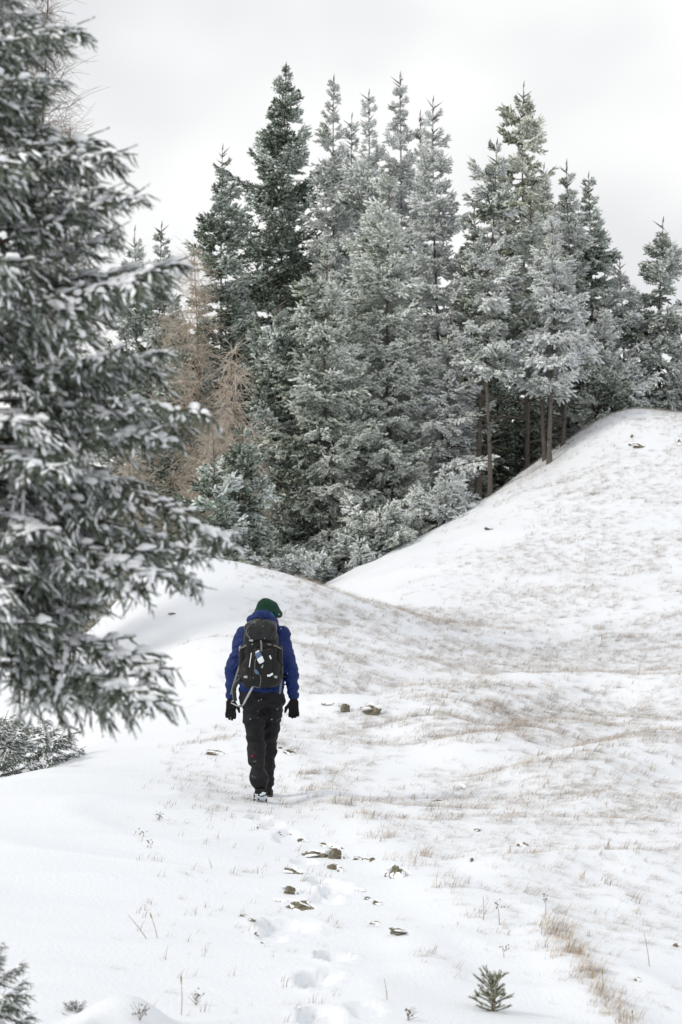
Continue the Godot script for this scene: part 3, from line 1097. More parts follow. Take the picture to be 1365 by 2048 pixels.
func put_grass() -> void:
	var r := RandomNumberGenerator.new()
	r.seed = 9
	var meshes := []
	for k in 3:
		meshes.append(tuft(20 + k, 16, 0.20, 0.9, Color(0.54, 0.46, 0.37)))       # pale grass laid over by the wind
	for k in 3:
		meshes.append(tuft(30 + k, 12, 0.15, 0.55, Color(0.50, 0.42, 0.33)))      # shorter, more upright
	for k in 2:
		meshes.append(tuft(40 + k, 26, 0.16, 0.45, Color(0.52, 0.40, 0.25)))      # thick warm tufts
	meshes.append(tuft(50, 4, 0.10, 0.35, Color(0.30, 0.24, 0.19)))               # a few thin stalks
	var where := []
	var tint := []
	for m in meshes:
		where.append([])
		tint.append([])
	var clump := FastNoiseLite.new()
	clump.frequency = 1.3
	clump.seed = 31
	var add := func(k: int, x: float, z: float, sc: float, sink: float) -> void:
		var up := ground_normal(x, z).lerp(Vector3.UP, 0.5).normalized()
		var b := Basis(Vector3.UP, r.randfn(-0.25, 0.5))
		b = Basis(Quaternion(Vector3.UP, up)) * b
		where[k].append(Transform3D(b.scaled(Vector3.ONE * sc), Vector3(x, h(x, z) - sink, z)))
		var v := r.randf_range(0.75, 1.15)
		tint[k].append(Color(v, v * r.randf_range(0.94, 1.0), v * r.randf_range(0.88, 1.0)))
	# the banks
	for l in lines:
		var pts: Array = l[0]
		for k in pts.size() - 1:
			var len: float = pts[k].distance_to(pts[k + 1])
			for j in int(len * l[2] * (30.0 if l[2] < 1.15 else (62.0 if l[2] < 1.55 else 42.0)) * (0.5 + l[1])):
				var q: Vector3 = pts[k].lerp(pts[k + 1], r.randf()) + Vector3(r.randfn(0, l[1] * 0.4), 0, r.randfn(0, l[1] * 0.9) + l[1] * 0.5)
				if clump.get_noise_2d(q.x, q.z) < 0.02 and l[2] < 3.0:
					continue
				var warm: bool = l[2] > 3.0 or (q.z > -13.0 and r.randf() < 0.3)
				add.call((r.randi_range(6, 7) if warm and r.randf() < 0.5 else r.randi_range(3, 5)) if q.z > -22.0 else r.randi_range(0, 5), q.x, q.z, r.randf_range(0.5, 1.1) * (0.75 if q.z > -14.0 else 1.0), 0.03)
	# patches on the slopes
	var patch := FastNoiseLite.new()
	patch.noise_type = FastNoiseLite.TYPE_SIMPLEX_SMOOTH
	patch.frequency = 0.5
	patch.fractal_octaves = 3
	patch.seed = 12
	for k in 150000:
		var z := -lerpf(10.0, 47.0, pow(r.randf(), 0.62))
		var x := r.randf_range(-0.10, 0.17) * -z
		var px := 682.5 + x / -z * FOCAL
		var dens := 0.0
		if z < -29.0:
			dens = 0.8 * smoothstep(400.0, 680.0, px)
			if z < -36.0:      # the hill: its left flank is clean snow
				dens = 0.66 * smoothstep(-1.0, 1.6, x - (36.0 + z) * -0.18 - 1.0)
			elif px < 620.0:
				dens *= 0.7
		elif z < -19.0:
			dens = 0.8 * smoothstep(560.0, 720.0, px) + 0.16 * smoothstep(280.0, 420.0, px)
		else:
			var edge := 640.0 + (19.0 + z) * 45.0 if z > -19.0 else 640.0
			dens = 0.55 * smoothstep(edge, edge + 260.0, px) + 0.03
		# the wind keeps the flats of the terraces clean
		if x > 0.3:
			dens *= 1.0 - 0.9 * exp(-pow((z + 28.6 + 0.12 * x) / 0.9, 2.0))
			dens *= 1.0 - 0.75 * exp(-pow((z + 23.6 - 0.25 * x) / 0.5, 2.0))
		var nn := patch.get_noise_2d(x * 0.8 + z * 0.35, z * 0.9)
		dens *= smoothstep(-0.42, 0.50, nn + (0.22 if z < -29.0 else 0.12))
		if r.randf() > dens:
			continue
		if z < -19.0:
			add.call(r.randi_range(0, 5), x, z, r.randf_range(0.32, 0.90), 0.045)
		else:
			add.call(8 if r.randf() < 0.35 else r.randi_range(0, 5), x, z, r.randf_range(0.3, 0.7), 0.035)
	for k in 260:      # lone stalks in the smooth snow on the left
		var z := -r.randf_range(8.0, 24.0)
		add.call(8, r.randf_range(-0.085, 0.0) * -z, z, r.randf_range(0.4, 1.0), 0.01)
	var root := Node3D.new()
	root.name = "dry_grass"
	add_child(root)
	tag(root, "dry tan grass sticking out of the snow on slopes and banks", "grass", "", "stuff")
	for k in meshes.size():
		many("tufts", meshes[k], where[k], tint[k], root)

func stalk(px: float, py: float, tall: float, lean: float, head: int, label: String) -> void:
	# a dead stem: head 0 none, 1 a slim spike, 2 a cluster of dark seed heads, 3 forked twigs
	var r := RandomNumberGenerator.new()
	r.seed = hash(label)
	var p := ray(px, py)
	var root := thing("dead_stem", p - Vector3(0, 0.02, 0), label, "dead plant", "dead plants in the snow")
	var g := Geo.new()
	var e := Vector3(lean * tall, tall, 0)
	g.tube(PackedVector3Array([Vector3.ZERO, e * 0.5 + Vector3(0.004, 0, 0), e]), PackedFloat32Array([0.0022, 0.0018, 0.0012]), 5, Color(0.30, 0.22, 0.15))
	if head == 3:
		for k in 9:
			var o := e * r.randf_range(0.3, 0.9)
			var q := o + Vector3(r.randf_range(-0.05, 0.05), r.randf_range(0.02, 0.06), r.randf_range(-0.04, 0.04))
			g.tube(PackedVector3Array([o, q]), PackedFloat32Array([0.0016, 0.001]), 4, Color(0.2, 0.15, 0.11))
	part("stem", g.mesh(M.grass), root)
	if head == 1:
		var s := Geo.new()
		s.spindle(e * 0.8, e * 1.08, 0.005, 6, Color(0.33, 0.24, 0.15), 0.5)
		part("seed_head", s.mesh(M.grass), root)
	if head >= 2:
		var s := Geo.new()
		for k in 9:
			var o := e * r.randf_range(0.75, 1.0) + Vector3(r.randfn(0, 0.015), r.randfn(0, 0.012), r.randfn(0, 0.015))
			s.spindle(o, o + Vector3(r.randf_range(-0.006, 0.006), 0.012, 0.003), 0.0042, 5, Color(0.10, 0.08, 0.06), 0.5)
			g.tube(PackedVector3Array([e * 0.7, o]), PackedFloat32Array([0.0017, 0.0014]), 4, Color(0.2, 0.15, 0.1))
		part("seed_head", s.mesh(M.grass), root)

func rock_mesh(seed_: int, flat: float) -> Array:
	var r := RandomNumberGenerator.new()
	r.seed = seed_
	var f := FastNoiseLite.new()
	f.seed = seed_
	f.frequency = 1.1
	f.fractal_octaves = 4
	f.noise_type = FastNoiseLite.TYPE_CELLULAR
	f.cellular_return_type = FastNoiseLite.RETURN_DISTANCE
	var f2 := FastNoiseLite.new()
	f2.seed = seed_ + 1
	f2.frequency = 2.6
	var sph := SphereMesh.new()
	sph.radial_segments = 15
	sph.rings = 9
	var a := sph.get_mesh_arrays()
	var g := Geo.new()
	var s := Geo.new()
	var v: PackedVector3Array = a[Mesh.ARRAY_VERTEX]
	var ix: PackedInt32Array = a[Mesh.ARRAY_INDEX]
	var pos := PackedVector3Array()
	for p in v:
		var q := p * 2.0
		var k := 0.55 + 0.75 * (f.get_noise_3d(q.x, q.y, q.z) + 0.5) + 0.30 * f2.get_noise_3d(q.x, q.y, q.z)
		q = q * k * 0.5
		q.y = clampf(q.y, -0.4, 0.42) * flat
		pos.append(q)
	for t in range(0, ix.size(), 3):
		var p := [pos[ix[t]], pos[ix[t + 1]], pos[ix[t + 2]]]
		var nn: Vector3 = (p[2] - p[0]).cross(p[1] - p[0])
		if nn.length() < 1e-9:
			continue
		nn = nn.normalized()
		var kc := Color.WHITE * r.randf_range(0.6, 1.25)
		var i0 := g.put(p[0], nn, kc)
		var i1 := g.put(p[1], nn, kc)
		var i2 := g.put(p[2], nn, kc)
		g.tri(i0, i1, i2)
	for k in 11:      # snow caught in its hollows
		var q: Vector3 = pos[r.randi_range(16, pos.size() - 50)]
		if q.y > 0.03:
			s.lump(q * 0.97, Vector3(r.randfn(0, 1), 0, r.randfn(0, 1)), q.normalized(), r.randf_range(0.12, 0.32), 0.06, r.randf_range(0.08, 0.18), r, Color.WHITE, 6, 8)
	return [g.mesh(M.rock), s.mesh(M.snow_load)]

var rock_kinds := []
func rock(px: float, py: float, w: float, tall: float, turn: float, kind: int, label: String) -> void:
	# px, py: middle of its foot; w, tall in pixels of the photograph
	var p := ray(px, py)
	var m := -p.z / FOCAL
	var o := thing("rock", p - Vector3(0, tall * m * 0.07, 0), label, "rock", "rocks showing through the snow")
	o.rotation = Vector3(0.10 * sin(turn * 3.0), 0.5 * sin(turn), -0.22 + 0.15 * cos(turn * 2.0))
	var sc := w * m * 1.85
	o.scale = Vector3(sc, maxf(tall * m * 3.2, sc * 0.3), sc * 0.85)
	part("stone", rock_kinds[kind][0], o)
	part("snow", rock_kinds[kind][1], o, "stuff")

func flakes() -> void:
	var r := RandomNumberGenerator.new()
	r.seed = 15
	var g := Geo.new()
	for q in [[Vector3.UP, Vector3.DOWN], [Vector3.LEFT, Vector3.RIGHT]]:
		g.spindle(q[0] * 0.5, q[1] * 0.5, 0.45, 5, Color(0.9, 0.91, 0.92), 0.5)
	var where := []
	for k in 2000:
		var d := r.randf_range(9.0, 44.0)
		var x := r.randf_range(-0.16, 0.16) * d
		var y := EYE + r.randf_range(-0.16, 0.03 if r.randf() < 0.85 else 0.15) * d
		if y < h(x, -d) + 0.1:
			continue
		where.append(Transform3D(Basis(Vector3.UP, r.randf() * 3.0).scaled(Vector3.ONE * r.randf_range(0.003, 0.0065)), Vector3(x, y, -d)))
	var o := many("falling_snow", g.mesh(M.snow_load), where, [], self)
	tag(o, "small white snowflakes drifting in the air", "snowflakes", "", "stuff")

# ---------------------------------------------------------------- the walker
func field(k: float, wrinkle := 0.0, squash := Vector3.ONE, seed_ := 1) -> Field:
	var f := Field.new()
	f.k = k
	f.wrinkle = wrinkle
	f.squash = squash
	f.noise = FastNoiseLite.new()
	f.noise.noise_type = FastNoiseLite.TYPE_SIMPLEX_SMOOTH
	f.noise.frequency = 8.0
	f.noise.fractal_octaves = 2
	f.noise.seed = seed_
	return f

func band(pts: Array, wide: float, thick: float, face: Vector3) -> Geo:
	# a flat strap with rounded corners along pts, its face towards face
	var g := Geo.new()
	var f := 0
	for k in pts.size():
		var t: Vector3 = (pts[mini(k + 1, pts.size() - 1)] - pts[maxi(k - 1, 0)]).normalized()
		var s := t.cross(face).normalized()
		var u := s.cross(t).normalized()
		for c in [[-1, -0.6], [-0.85, 1], [0.85, 1], [1, -0.6]]:
			var d: Vector3 = s * c[0] * wide * 0.5 + u * c[1] * thick * 0.5
			g.put(pts[k] + d, (s * c[0] * 0.5 + u * c[1]).normalized(), Color.WHITE)
	for k in pts.size() - 1:
		for c in 4:
			var a := k * 4 + c
			var b := k * 4 + (c + 1) % 4
			g.tri(a, b, a + 4)
			g.tri(b, b + 4, a + 4)
	for e in [0, (pts.size() - 1) * 4]:
		g.tri(e, e + 1, e + 2)
		g.tri(e, e + 2, e + 3)
	return g

func hand(f: Field, wrist: Vector3, s: float, curl: float) -> void:
	# a hanging gloved hand, palm to the back, thumb on the side of the body (s = +1: body to the +x side)
	f.cap(wrist + Vector3(0, 0.045, 0), wrist, 0.036, 0.033)
	var palm := wrist + Vector3(0, -0.055, 0.004)
	f.box(palm, Vector3(0.043, 0.045, 0.020), 0.017)
	var lens := [0.072, 0.086, 0.080, 0.062]
	for k in 4:
		var x := s * (0.031 - k * 0.0215)
		var a := palm + Vector3(x, -0.040, 0)
		var b: Vector3 = a + Vector3(x * 0.12, -lens[k] * 0.5 * cos(curl * 0.5), lens[k] * 0.5 * sin(curl * 0.5))
		var c: Vector3 = b + Vector3(0, -lens[k] * 0.30 * cos(curl), lens[k] * 0.30 * sin(curl))
		var d: Vector3 = c + Vector3(0, -lens[k] * 0.22 * cos(curl * 1.7), lens[k] * 0.22 * sin(curl * 1.7))
		f.cap(a, b, 0.0112, 0.0105)
		f.cap(b, c, 0.0105, 0.0098)
		f.cap(c, d, 0.0098, 0.0090)
	var t0 := palm + Vector3(s * 0.034, 0.012, 0.006)
	var t1 := t0 + Vector3(s * 0.030, -0.032, 0.010)
	var t2 := t1 + Vector3(s * 0.009, -0.034, 0.004)
	f.cap(t0, t1, 0.017, 0.013)
	f.cap(t1, t2, 0.013, 0.0105)

func person_and_pack() -> void:
	var foot := ray(522, 1603)
	foot.z -= 0.08
	foot.y -= 0.005
	var sc := -foot.z / 21.0
	var rise := h(foot.x + 0.05, foot.z - 0.52) - foot.y
	var root := thing("person", foot, "hiker walking away in blue jacket, dark trousers, green beanie and black gloves", "person")
	root.scale = Vector3.ONE * sc
	var hipl := Vector3(-0.085, 0.92, 0.0)
	var kneel := Vector3(-0.048, 0.50, -0.05)
	var anklel := Vector3(-0.004, 0.16, 0.20)
	var hipr := Vector3(0.098, 0.92, -0.01)
	var kneer := Vector3(0.072, 0.56, -0.22)
	var ankler := Vector3(0.034, rise + 0.13, -0.46)
	var shl := Vector3(-0.150, 1.435, 0.0)
	var ell_ := Vector3(-0.242, 1.14, 0.045)
	var wrl := Vector3(-0.262, 0.895, -0.02)
	var shr := Vector3(0.180, 1.440, 0.0)
	var elr := Vector3(0.258, 1.14, 0.045)
	var wrr := Vector3(0.283, 0.895, -0.02)
	var hc := Vector3(0.056, 1.60, -0.035)
	var hb := Basis(Vector3.UP, -0.95) * Basis(Vector3.RIGHT, -0.28)
	# the body itself, one surface; only a cheek and the nose show
	var b := field(0.012)
	b.cap(Vector3(0.0, 0.96, -0.01), Vector3(0.01, 1.15, 0), 0.075, 0.085)
	b.cap(Vector3(0.01, 1.15, 0), Vector3(0.015, 1.38, 0), 0.095, 0.10)
	b.cap(shl, shr, 0.045, 0.045)
	b.cap(Vector3(0.02, 1.42, 0), hc + Vector3(0, -0.07, 0.01), 0.055, 0.05)
	for q in [[shl, ell_, wrl], [shr, elr, wrr]]:
		b.cap(q[0], q[1], 0.042, 0.033)
		b.cap(q[1], q[2], 0.033, 0.024)
		b.cap(q[2], q[2] + Vector3(0, -0.05, 0), 0.022, 0.018)
	for q in [[hipl, kneel, anklel], [hipr, kneer, ankler]]:
		b.cap(q[0], q[1], 0.075, 0.05)
		b.cap(q[1], q[2], 0.05, 0.035)
	part("body", b.build(0.012, M.skin), root)
	var f := field(0.006)
	f.ell(hc + Vector3(0, 0.02, 0), Vector3(0.076, 0.10, 0.094), hb)
	f.ell(hc + hb * Vector3(0, -0.045, -0.035), Vector3(0.056, 0.068, 0.056), hb)
	f.cap(hc + Vector3(0, -0.06, 0.02), hc + Vector3(-0.02, -0.15, 0.03), 0.055, 0.055)
	f.cap(hc + hb * Vector3(0, 0.012, -0.088), hc + hb * Vector3(0, -0.022, -0.112), 0.010, 0.015)
	f.cap(hc + hb * Vector3(-0.035, 0.022, -0.080), hc + hb * Vector3(0.035, 0.022, -0.080), 0.012, 0.012)
	f.cap(hc + hb * Vector3(-0.020, -0.050, -0.084), hc + hb * Vector3(0.020, -0.050, -0.084), 0.009, 0.009)
	f.ell(hc + hb * Vector3(0, -0.090, -0.072), Vector3(0.022, 0.017, 0.018), hb)
	for s in [-1, 1]:
		f.ell(hc + hb * Vector3(s * 0.078, -0.008, 0.008), Vector3(0.010, 0.030, 0.018), hb)
		f.ell(hc + hb * Vector3(s * 0.040, -0.025, -0.066), Vector3(0.024, 0.022, 0.018), hb)
	part("head", f.build(0.006, M.skin), root)
	# jacket
	var j := field(0.016, 0.018, Vector3(0.7, 1.5, 0.7), 4)
	j.box(Vector3(0.008, 1.155, 0.0), Vector3(0.186, 0.228, 0.122), 0.055)
	j.cap(Vector3(-0.075, 1.22, 0), Vector3(-0.085, 1.37, 0.01), 0.125, 0.105)
	j.cap(Vector3(0.09, 1.22, 0), Vector3(0.105, 1.37, 0.01), 0.125, 0.105)
	j.cap(shl + Vector3(0.012, 0.0, 0), shr + Vector3(-0.012, 0.0, 0), 0.070, 0.070)
	j.cap(Vector3(0.02, 1.46, 0.0), Vector3(0.035, 1.53, -0.01), 0.085, 0.075)
	for q in [[shl, ell_, wrl], [shr, elr, wrr]]:
		j.cap(q[0], q[1], 0.076, 0.061)
		j.cap(q[1], q[2] + Vector3(0, 0.035, 0), 0.061, 0.045)
	var jacket := part("jacket", j.build(0.011, M.jacket), root)
	var ho := field(0.010, 0.010, Vector3(1, 1.6, 1), 6)
	var ring := [Vector3(-0.075, 1.515, 0.0), Vector3(-0.070, 1.570, 0.075), Vector3(-0.020, 1.605, 0.115), Vector3(0.040, 1.610, 0.105), Vector3(0.090, 1.565, 0.060), Vector3(0.115, 1.525, -0.01)]
	for k in ring.size() - 1:
		ho.cap(ring[k], ring[k + 1], 0.045, 0.045)
	ho.ell(Vector3(0.015, 1.55, 0.10), Vector3(0.115, 0.075, 0.055))
	part("hood", ho.build(0.008, M.jacket), jacket)
	var li := Geo.new()
	li.tube(PackedVector3Array([Vector3(0.040, 1.652, 0.10), Vector3(0.085, 1.625, 0.075), Vector3(0.125, 1.57, 0.04), Vector3(0.145, 1.52, 0.0)]), PackedFloat32Array([0.012, 0.017, 0.018, 0.012]), 8, Color.WHITE)
	part("hood_lining", li.mesh(M.teal), jacket)
	for q in [[wrl, "cuff"], [wrr, "cuff"]]:
		var c := Geo.new()
		c.tube(PackedVector3Array([q[0] + Vector3(0, 0.045, 0.0), q[0] + Vector3(0, 0.02, 0), q[0] + Vector3(0, -0.005, 0)]), PackedFloat32Array([0.046, 0.049, 0.043]), 16, Color.WHITE)
		part("cuff", c.mesh(M.jacket), jacket)
	# trousers
	var t := field(0.014, 0.024, Vector3(0.6, 1.2, 0.6), 8)
	t.box(Vector3(0.008, 0.90, 0.0), Vector3(0.170, 0.095, 0.108), 0.06)
	t.cap(hipl, kneel, 0.108, 0.074)
	t.cap(kneel, anklel + Vector3(0, 0.03, 0), 0.074, 0.068)
	t.cap(anklel + Vector3(0, 0.05, 0.0), anklel + Vector3(0, 0.015, 0.02), 0.074, 0.066)
	t.cap(hipr, kneer, 0.104, 0.070)
	t.cap(kneer, ankler + Vector3(0, 0.0, 0), 0.070, 0.062)
	var tr := part("trousers", t.build(0.011, M.trousers), root)
	var red := band([Vector3(-0.078, 0.405, 0.118), Vector3(-0.066, 0.40, 0.119)], 0.014, 0.006, Vector3.BACK)
	part("red_patch", red.mesh(M.red), tr)
	# gloves
	for s in [-1, 1]:
		var gl := field(0.004)
		hand(gl, wrl + Vector3(0.0, -0.012, 0) if s < 0 else wrr + Vector3(0, -0.012, 0), 1.0 if s < 0 else -1.0, 0.35 if s < 0 else 0.8)
		part("glove", gl.build(0.0035, M.glove), root)
	# boots: the left one rolls off its toe and shows its snow-caked sole, the right one stands ahead
	for s in [-1, 1]:
		var bo := field(0.010)
		var turn := Basis(Vector3.UP, 0.06) * Basis(Vector3.RIGHT, -0.50) if s < 0 else Basis(Vector3.RIGHT, 0.1)
		var mid := Vector3(0.0, 0.088, 0.150) if s < 0 else Vector3(0.030, rise + 0.045, -0.53)
		bo.cap(mid + turn * Vector3(0, 0.025, 0.085), mid + turn * Vector3(0, 0.01, -0.09), 0.046, 0.040)
		bo.cap(mid + turn * Vector3(0, 0.03, 0.08), anklel + Vector3(0, 0.02, 0.01) if s < 0 else ankler, 0.046, 0.052)
		var boot := part("boot", bo.build(0.008, M.boot), root)
		var so := field(0.006, 0.004, Vector3.ONE * 4.0, 3)
		so.box(mid + turn * Vector3(0, -0.034, 0.088), Vector3(0.052, 0.018, 0.052), 0.012, turn)
		so.box(mid + turn * Vector3(0, -0.030, -0.045), Vector3(0.058, 0.016, 0.095), 0.012, turn)
		part("sole", so.build(0.006, M.boot), boot)
		if s < 0:
			var r := RandomNumberGenerator.new()
			r.seed = 5
			var sn := Geo.new()
			for k in 26:
				var q := Vector3(r.randf_range(-0.044, 0.044), -0.050, r.randf_range(-0.11, 0.13))
				sn.lump(mid + turn * q, turn * Vector3(1, 0, 0.3), turn * Vector3.DOWN, r.randf_range(0.010, 0.022), r.randf_range(0.007, 0.012), r.randf_range(0.010, 0.018), r, Color.WHITE)
			for k in 7:
				sn.lump(anklel + Vector3(r.randf_range(-0.05, 0.05), r.randf_range(-0.075, -0.05), 0.075 + r.randf_range(-0.01, 0.01)), Vector3.RIGHT, Vector3(0, 0.5, 1), 0.014, 0.007, 0.009, r, Color.WHITE)
			part("caked_snow", sn.mesh(M.snow_caked), boot)
	# beanie
	var ha := field(0.010, 0.005, Vector3(1, 1, 1), 12)
	ha.ell(hc + hb * Vector3(0, 0.062, 0.012), Vector3(0.094, 0.084, 0.106), hb)
	ha.ell(hc + hb * Vector3(0, 0.105, 0.050), Vector3(0.055, 0.040, 0.055), hb)
	var bandb := Basis(hb)
	for k in 16:
		var a0 := TAU * k / 16.0
		var a1 := TAU * (k + 1) / 16.0
		ha.cap(hc + bandb * Vector3(0.084 * sin(a0), 0.030 - 0.016 * cos(a0), 0.098 * cos(a0)), hc + bandb * Vector3(0.084 * sin(a1), 0.030 - 0.016 * cos(a1), 0.098 * cos(a1)), 0.019, 0.019)
	part("beanie", ha.build(0.006, M.hat), root)
	make_pack(foot, sc)

func make_pack(foot: Vector3, sc: float) -> void:
	var root := thing("backpack", foot + Vector3(0.005, 1.02, 0.14) * sc, "black hiking backpack with grey straps worn by the walker", "backpack")
	root.scale = Vector3.ONE * sc
	var body := field(0.012, 0.010, Vector3(1, 1, 1), 21)
	body.box(Vector3(0.0, 0.235, 0.095), Vector3(0.150, 0.235, 0.095), 0.06)
	body.box(Vector3(0.0, 0.115, 0.10), Vector3(0.172, 0.115, 0.095), 0.06)
	body.box(Vector3(0.0, 0.05, 0.11), Vector3(0.150, 0.055, 0.10), 0.05)
	part("pack_body", body.build(0.009, M.pack), root)
	for s in [-1, 1]:
		var sp := field(0.010, 0.008, Vector3.ONE, 30 + s)
		sp.box(Vector3(s * 0.160, 0.19, 0.085), Vector3(0.028, 0.155, 0.065), 0.025)
		part("side_pocket", sp.build(0.008, M.pack), root)
	var fp := field(0.010, 0.007, Vector3.ONE, 25)
	fp.box(Vector3(0.02, 0.185, 0.195), Vector3(0.088, 0.145, 0.028), 0.025)
	part("front_pocket", fp.build(0.008, M.pack), root)
	var lid := field(0.012, 0.010, Vector3(1, 1.4, 1), 23)
	lid.box(Vector3(0.0, 0.475, 0.095), Vector3(0.138, 0.070, 0.110), 0.055)
	lid.ell(Vector3(0.0, 0.52, 0.075), Vector3(0.095, 0.050, 0.085))
	lid.box(Vector3(0.0, 0.425, 0.165), Vector3(0.125, 0.040, 0.045), 0.035)
	var ld := part("lid", lid.build(0.008, M.pack_lid), root)
	# piping of the lid: two curves from the haul loop to the corners
	for s in [-1, 1]:
		var pi_ := Geo.new()
		var pts := PackedVector3Array([Vector3(s * 0.012, 0.568, 0.120), Vector3(s * 0.05, 0.552, 0.168), Vector3(s * 0.10, 0.515, 0.196), Vector3(s * 0.122, 0.480, 0.200), Vector3(s * 0.110, 0.440, 0.206), Vector3(s * 0.085, 0.405, 0.212)])
		var rd := PackedFloat32Array()
		rd.resize(6)
		rd.fill(0.0045)
		pi_.tube(pts, rd, 6, Color.WHITE)
		part("piping", pi_.mesh(M.strap if s < 0 else M.dark_strap), ld)
	part("haul_loop", band([Vector3(-0.016, 0.565, 0.10), Vector3(-0.012, 0.583, 0.115), Vector3(0.012, 0.583, 0.115), Vector3(0.016, 0.565, 0.10)], 0.014, 0.004, Vector3.BACK).mesh(M.dark_strap), ld)
	var lg := Geo.new()      # the faint embroidered mark: low strokes and a small round dab
	for q in [[-0.030, 0.010], [-0.017, 0.008], [-0.005, 0.011], [0.007, 0.007]]:
		lg.tube(PackedVector3Array([Vector3(q[0], 0.452 - q[1] * 0.5, 0.2125), Vector3(q[0] + 0.003, 0.452 + q[1], 0.2125)]), PackedFloat32Array([0.003, 0.003]), 5, Color.WHITE)
	lg.spindle(Vector3(0.024, 0.459, 0.208), Vector3(0.024, 0.459, 0.216), 0.007, 8, Color.WHITE, 0.5)
	part("embroidered_mark", lg.mesh(M.dark_strap), ld)
	# buckles and webbing
	for q in [[Vector3(-0.078, 0.392, 0.212), 0.036, 0.014], [Vector3(-0.125, 0.080, 0.205), 0.034, 0.018], [Vector3(0.128, 0.080, 0.203), 0.034, 0.018], [Vector3(-0.176, 0.318, 0.135), 0.016, 0.04]]:
		var bk := field(0.003)
		bk.box(q[0], Vector3(q[1] * 0.5, q[2] * 0.5, 0.006), 0.004)
		bk.box(q[0] + Vector3(q[1] * 0.2, 0, 0.004), Vector3(q[1] * 0.15, q[2] * 0.62, 0.005), 0.003)
		part("buckle", bk.build(0.003, M.buckle), root)
	part("webbing", band([Vector3(0.004, 0.392, 0.214), Vector3(0.010, 0.36, 0.222), Vector3(0.010, 0.30, 0.226)], 0.017, 0.004, Vector3.BACK).mesh(M.strap), root)
	part("webbing", band([Vector3(-0.075, 0.288, 0.218), Vector3(-0.082, 0.24, 0.225), Vector3(-0.090, 0.185, 0.223), Vector3(-0.093, 0.165, 0.22)], 0.008, 0.004, Vector3.BACK).mesh(M.white_cloth), root)
	part("webbing", band([Vector3(0.060, 0.094, 0.226), Vector3(0.078, 0.092, 0.229), Vector3(0.108, 0.110, 0.222)], 0.018, 0.005, Vector3.BACK).mesh(M.white_cloth), root)
	part("webbing", band([Vector3(0.080, 0.265, 0.226), Vector3(0.087, 0.25, 0.228), Vector3(0.092, 0.235, 0.227)], 0.012, 0.005, Vector3.BACK).mesh(M.white_cloth), root)
	for s in [-1, 1]:
		part("compression_strap", band([Vector3(s * 0.02, 0.075, 0.212), Vector3(s * 0.10, 0.080, 0.207), Vector3(s * 0.165, 0.085, 0.185), Vector3(s * 0.19, 0.09, 0.12)], 0.014, 0.004, Vector3(0, 0, 1)).mesh(M.dark_strap), root)
		part("compression_strap", band([Vector3(s * 0.06, 0.36, 0.195), Vector3(s * 0.13, 0.345, 0.18), Vector3(s * 0.172, 0.32, 0.15), Vector3(s * 0.186, 0.30, 0.09)], 0.014, 0.004, Vector3(0, 0, 1)).mesh(M.strap), root)
		part("shoulder_strap", band([Vector3(s * 0.08, 0.43, 0.02), Vector3(s * 0.105, 0.475, -0.05), Vector3(s * 0.11, 0.490, -0.14), Vector3(s * 0.115, 0.44, -0.235), Vector3(s * 0.13, 0.25, -0.30), Vector3(s * 0.19, 0.12, -0.20), Vector3(s * 0.19, 0.06, -0.02)], 0.05, 0.014, Vector3(0, 1, -0.6)).mesh(M.dark_strap), root)
	# a folded pouch pushed into the front pocket: blue-grey above, white below
	var pa := field(0.004, 0.006, Vector3.ONE * 2.0, 41)
	var tilt := Basis(Vector3.BACK, 0.45)
	pa.box(Vector3(-0.014, 0.268, 0.232), Vector3(0.026, 0.024, 0.012), 0.010, tilt)
	var pouch := part("pouch", pa.build(0.005, M.pouch_blue), root)
	var pb := field(0.004, 0.006, Vector3.ONE * 2.0, 42)
	pb.box(Vector3(0.006, 0.226, 0.234), Vector3(0.026, 0.028, 0.011), 0.009, tilt)
	part("white_half", pb.build(0.005, M.white_cloth), pouch)
	var pc := field(0.003, 0.004, Vector3.ONE * 3.0, 43)
	pc.cap(Vector3(-0.036, 0.288, 0.234), Vector3(-0.012, 0.302, 0.236), 0.007, 0.008)
	part("fold", pc.build(0.004, M.white_cloth), pouch)
	var cd := Geo.new()
	var cord := PackedVector3Array([Vector3(-0.028, 0.255, 0.235), Vector3(-0.045, 0.21, 0.238), Vector3(-0.046, 0.15, 0.238), Vector3(-0.02, 0.112, 0.232), Vector3(0.004, 0.088, 0.226), Vector3(0.006, 0.05, 0.222), Vector3(-0.004, 0.0, 0.21)])
	var cr := PackedFloat32Array()
	cr.resize(7)
	cr.fill(0.0032)
	cd.tube(cord, cr, 6, Color.WHITE)
	part("cord", cd.mesh(M.strap), root)
	var tg := field(0.004, 0.004, Vector3.ONE * 3.0, 47)
	tg.box(Vector3(-0.030, 0.125, 0.236), Vector3(0.014, 0.022, 0.007), 0.006, Basis(Vector3.BACK, 0.6))
	part("cord_lock", tg.build(0.004, M.pouch_blue), root)
	var bt := Geo.new()
	bt.spindle(Vector3(0.016, 0.165, 0.218), Vector3(0.016, 0.165, 0.232), 0.010, 10, Color.WHITE, 0.6)
	part("stud", bt.mesh(M.buckle), root)
	# the unbuckled hip belt hanging down on the left, and the straps at the sides
	var belt := [Vector3(-0.13, 0.075, 0.13), Vector3(-0.165, 0.058, 0.15), Vector3(-0.205, 0.02, 0.155), Vector3(-0.226, -0.03, 0.150), Vector3(-0.222, -0.085, 0.145), Vector3(-0.214, -0.13, 0.140)]
	part("hip_belt", band(belt, 0.032, 0.012, Vector3(0.2, 0.1, 1)).mesh(M.dark_strap), root)
	part("belt_edge", band(belt.map(func(q): return q + Vector3(-0.017, 0.005, 0.005)), 0.007, 0.008, Vector3(0.2, 0.1, 1)).mesh(M.strap), root)
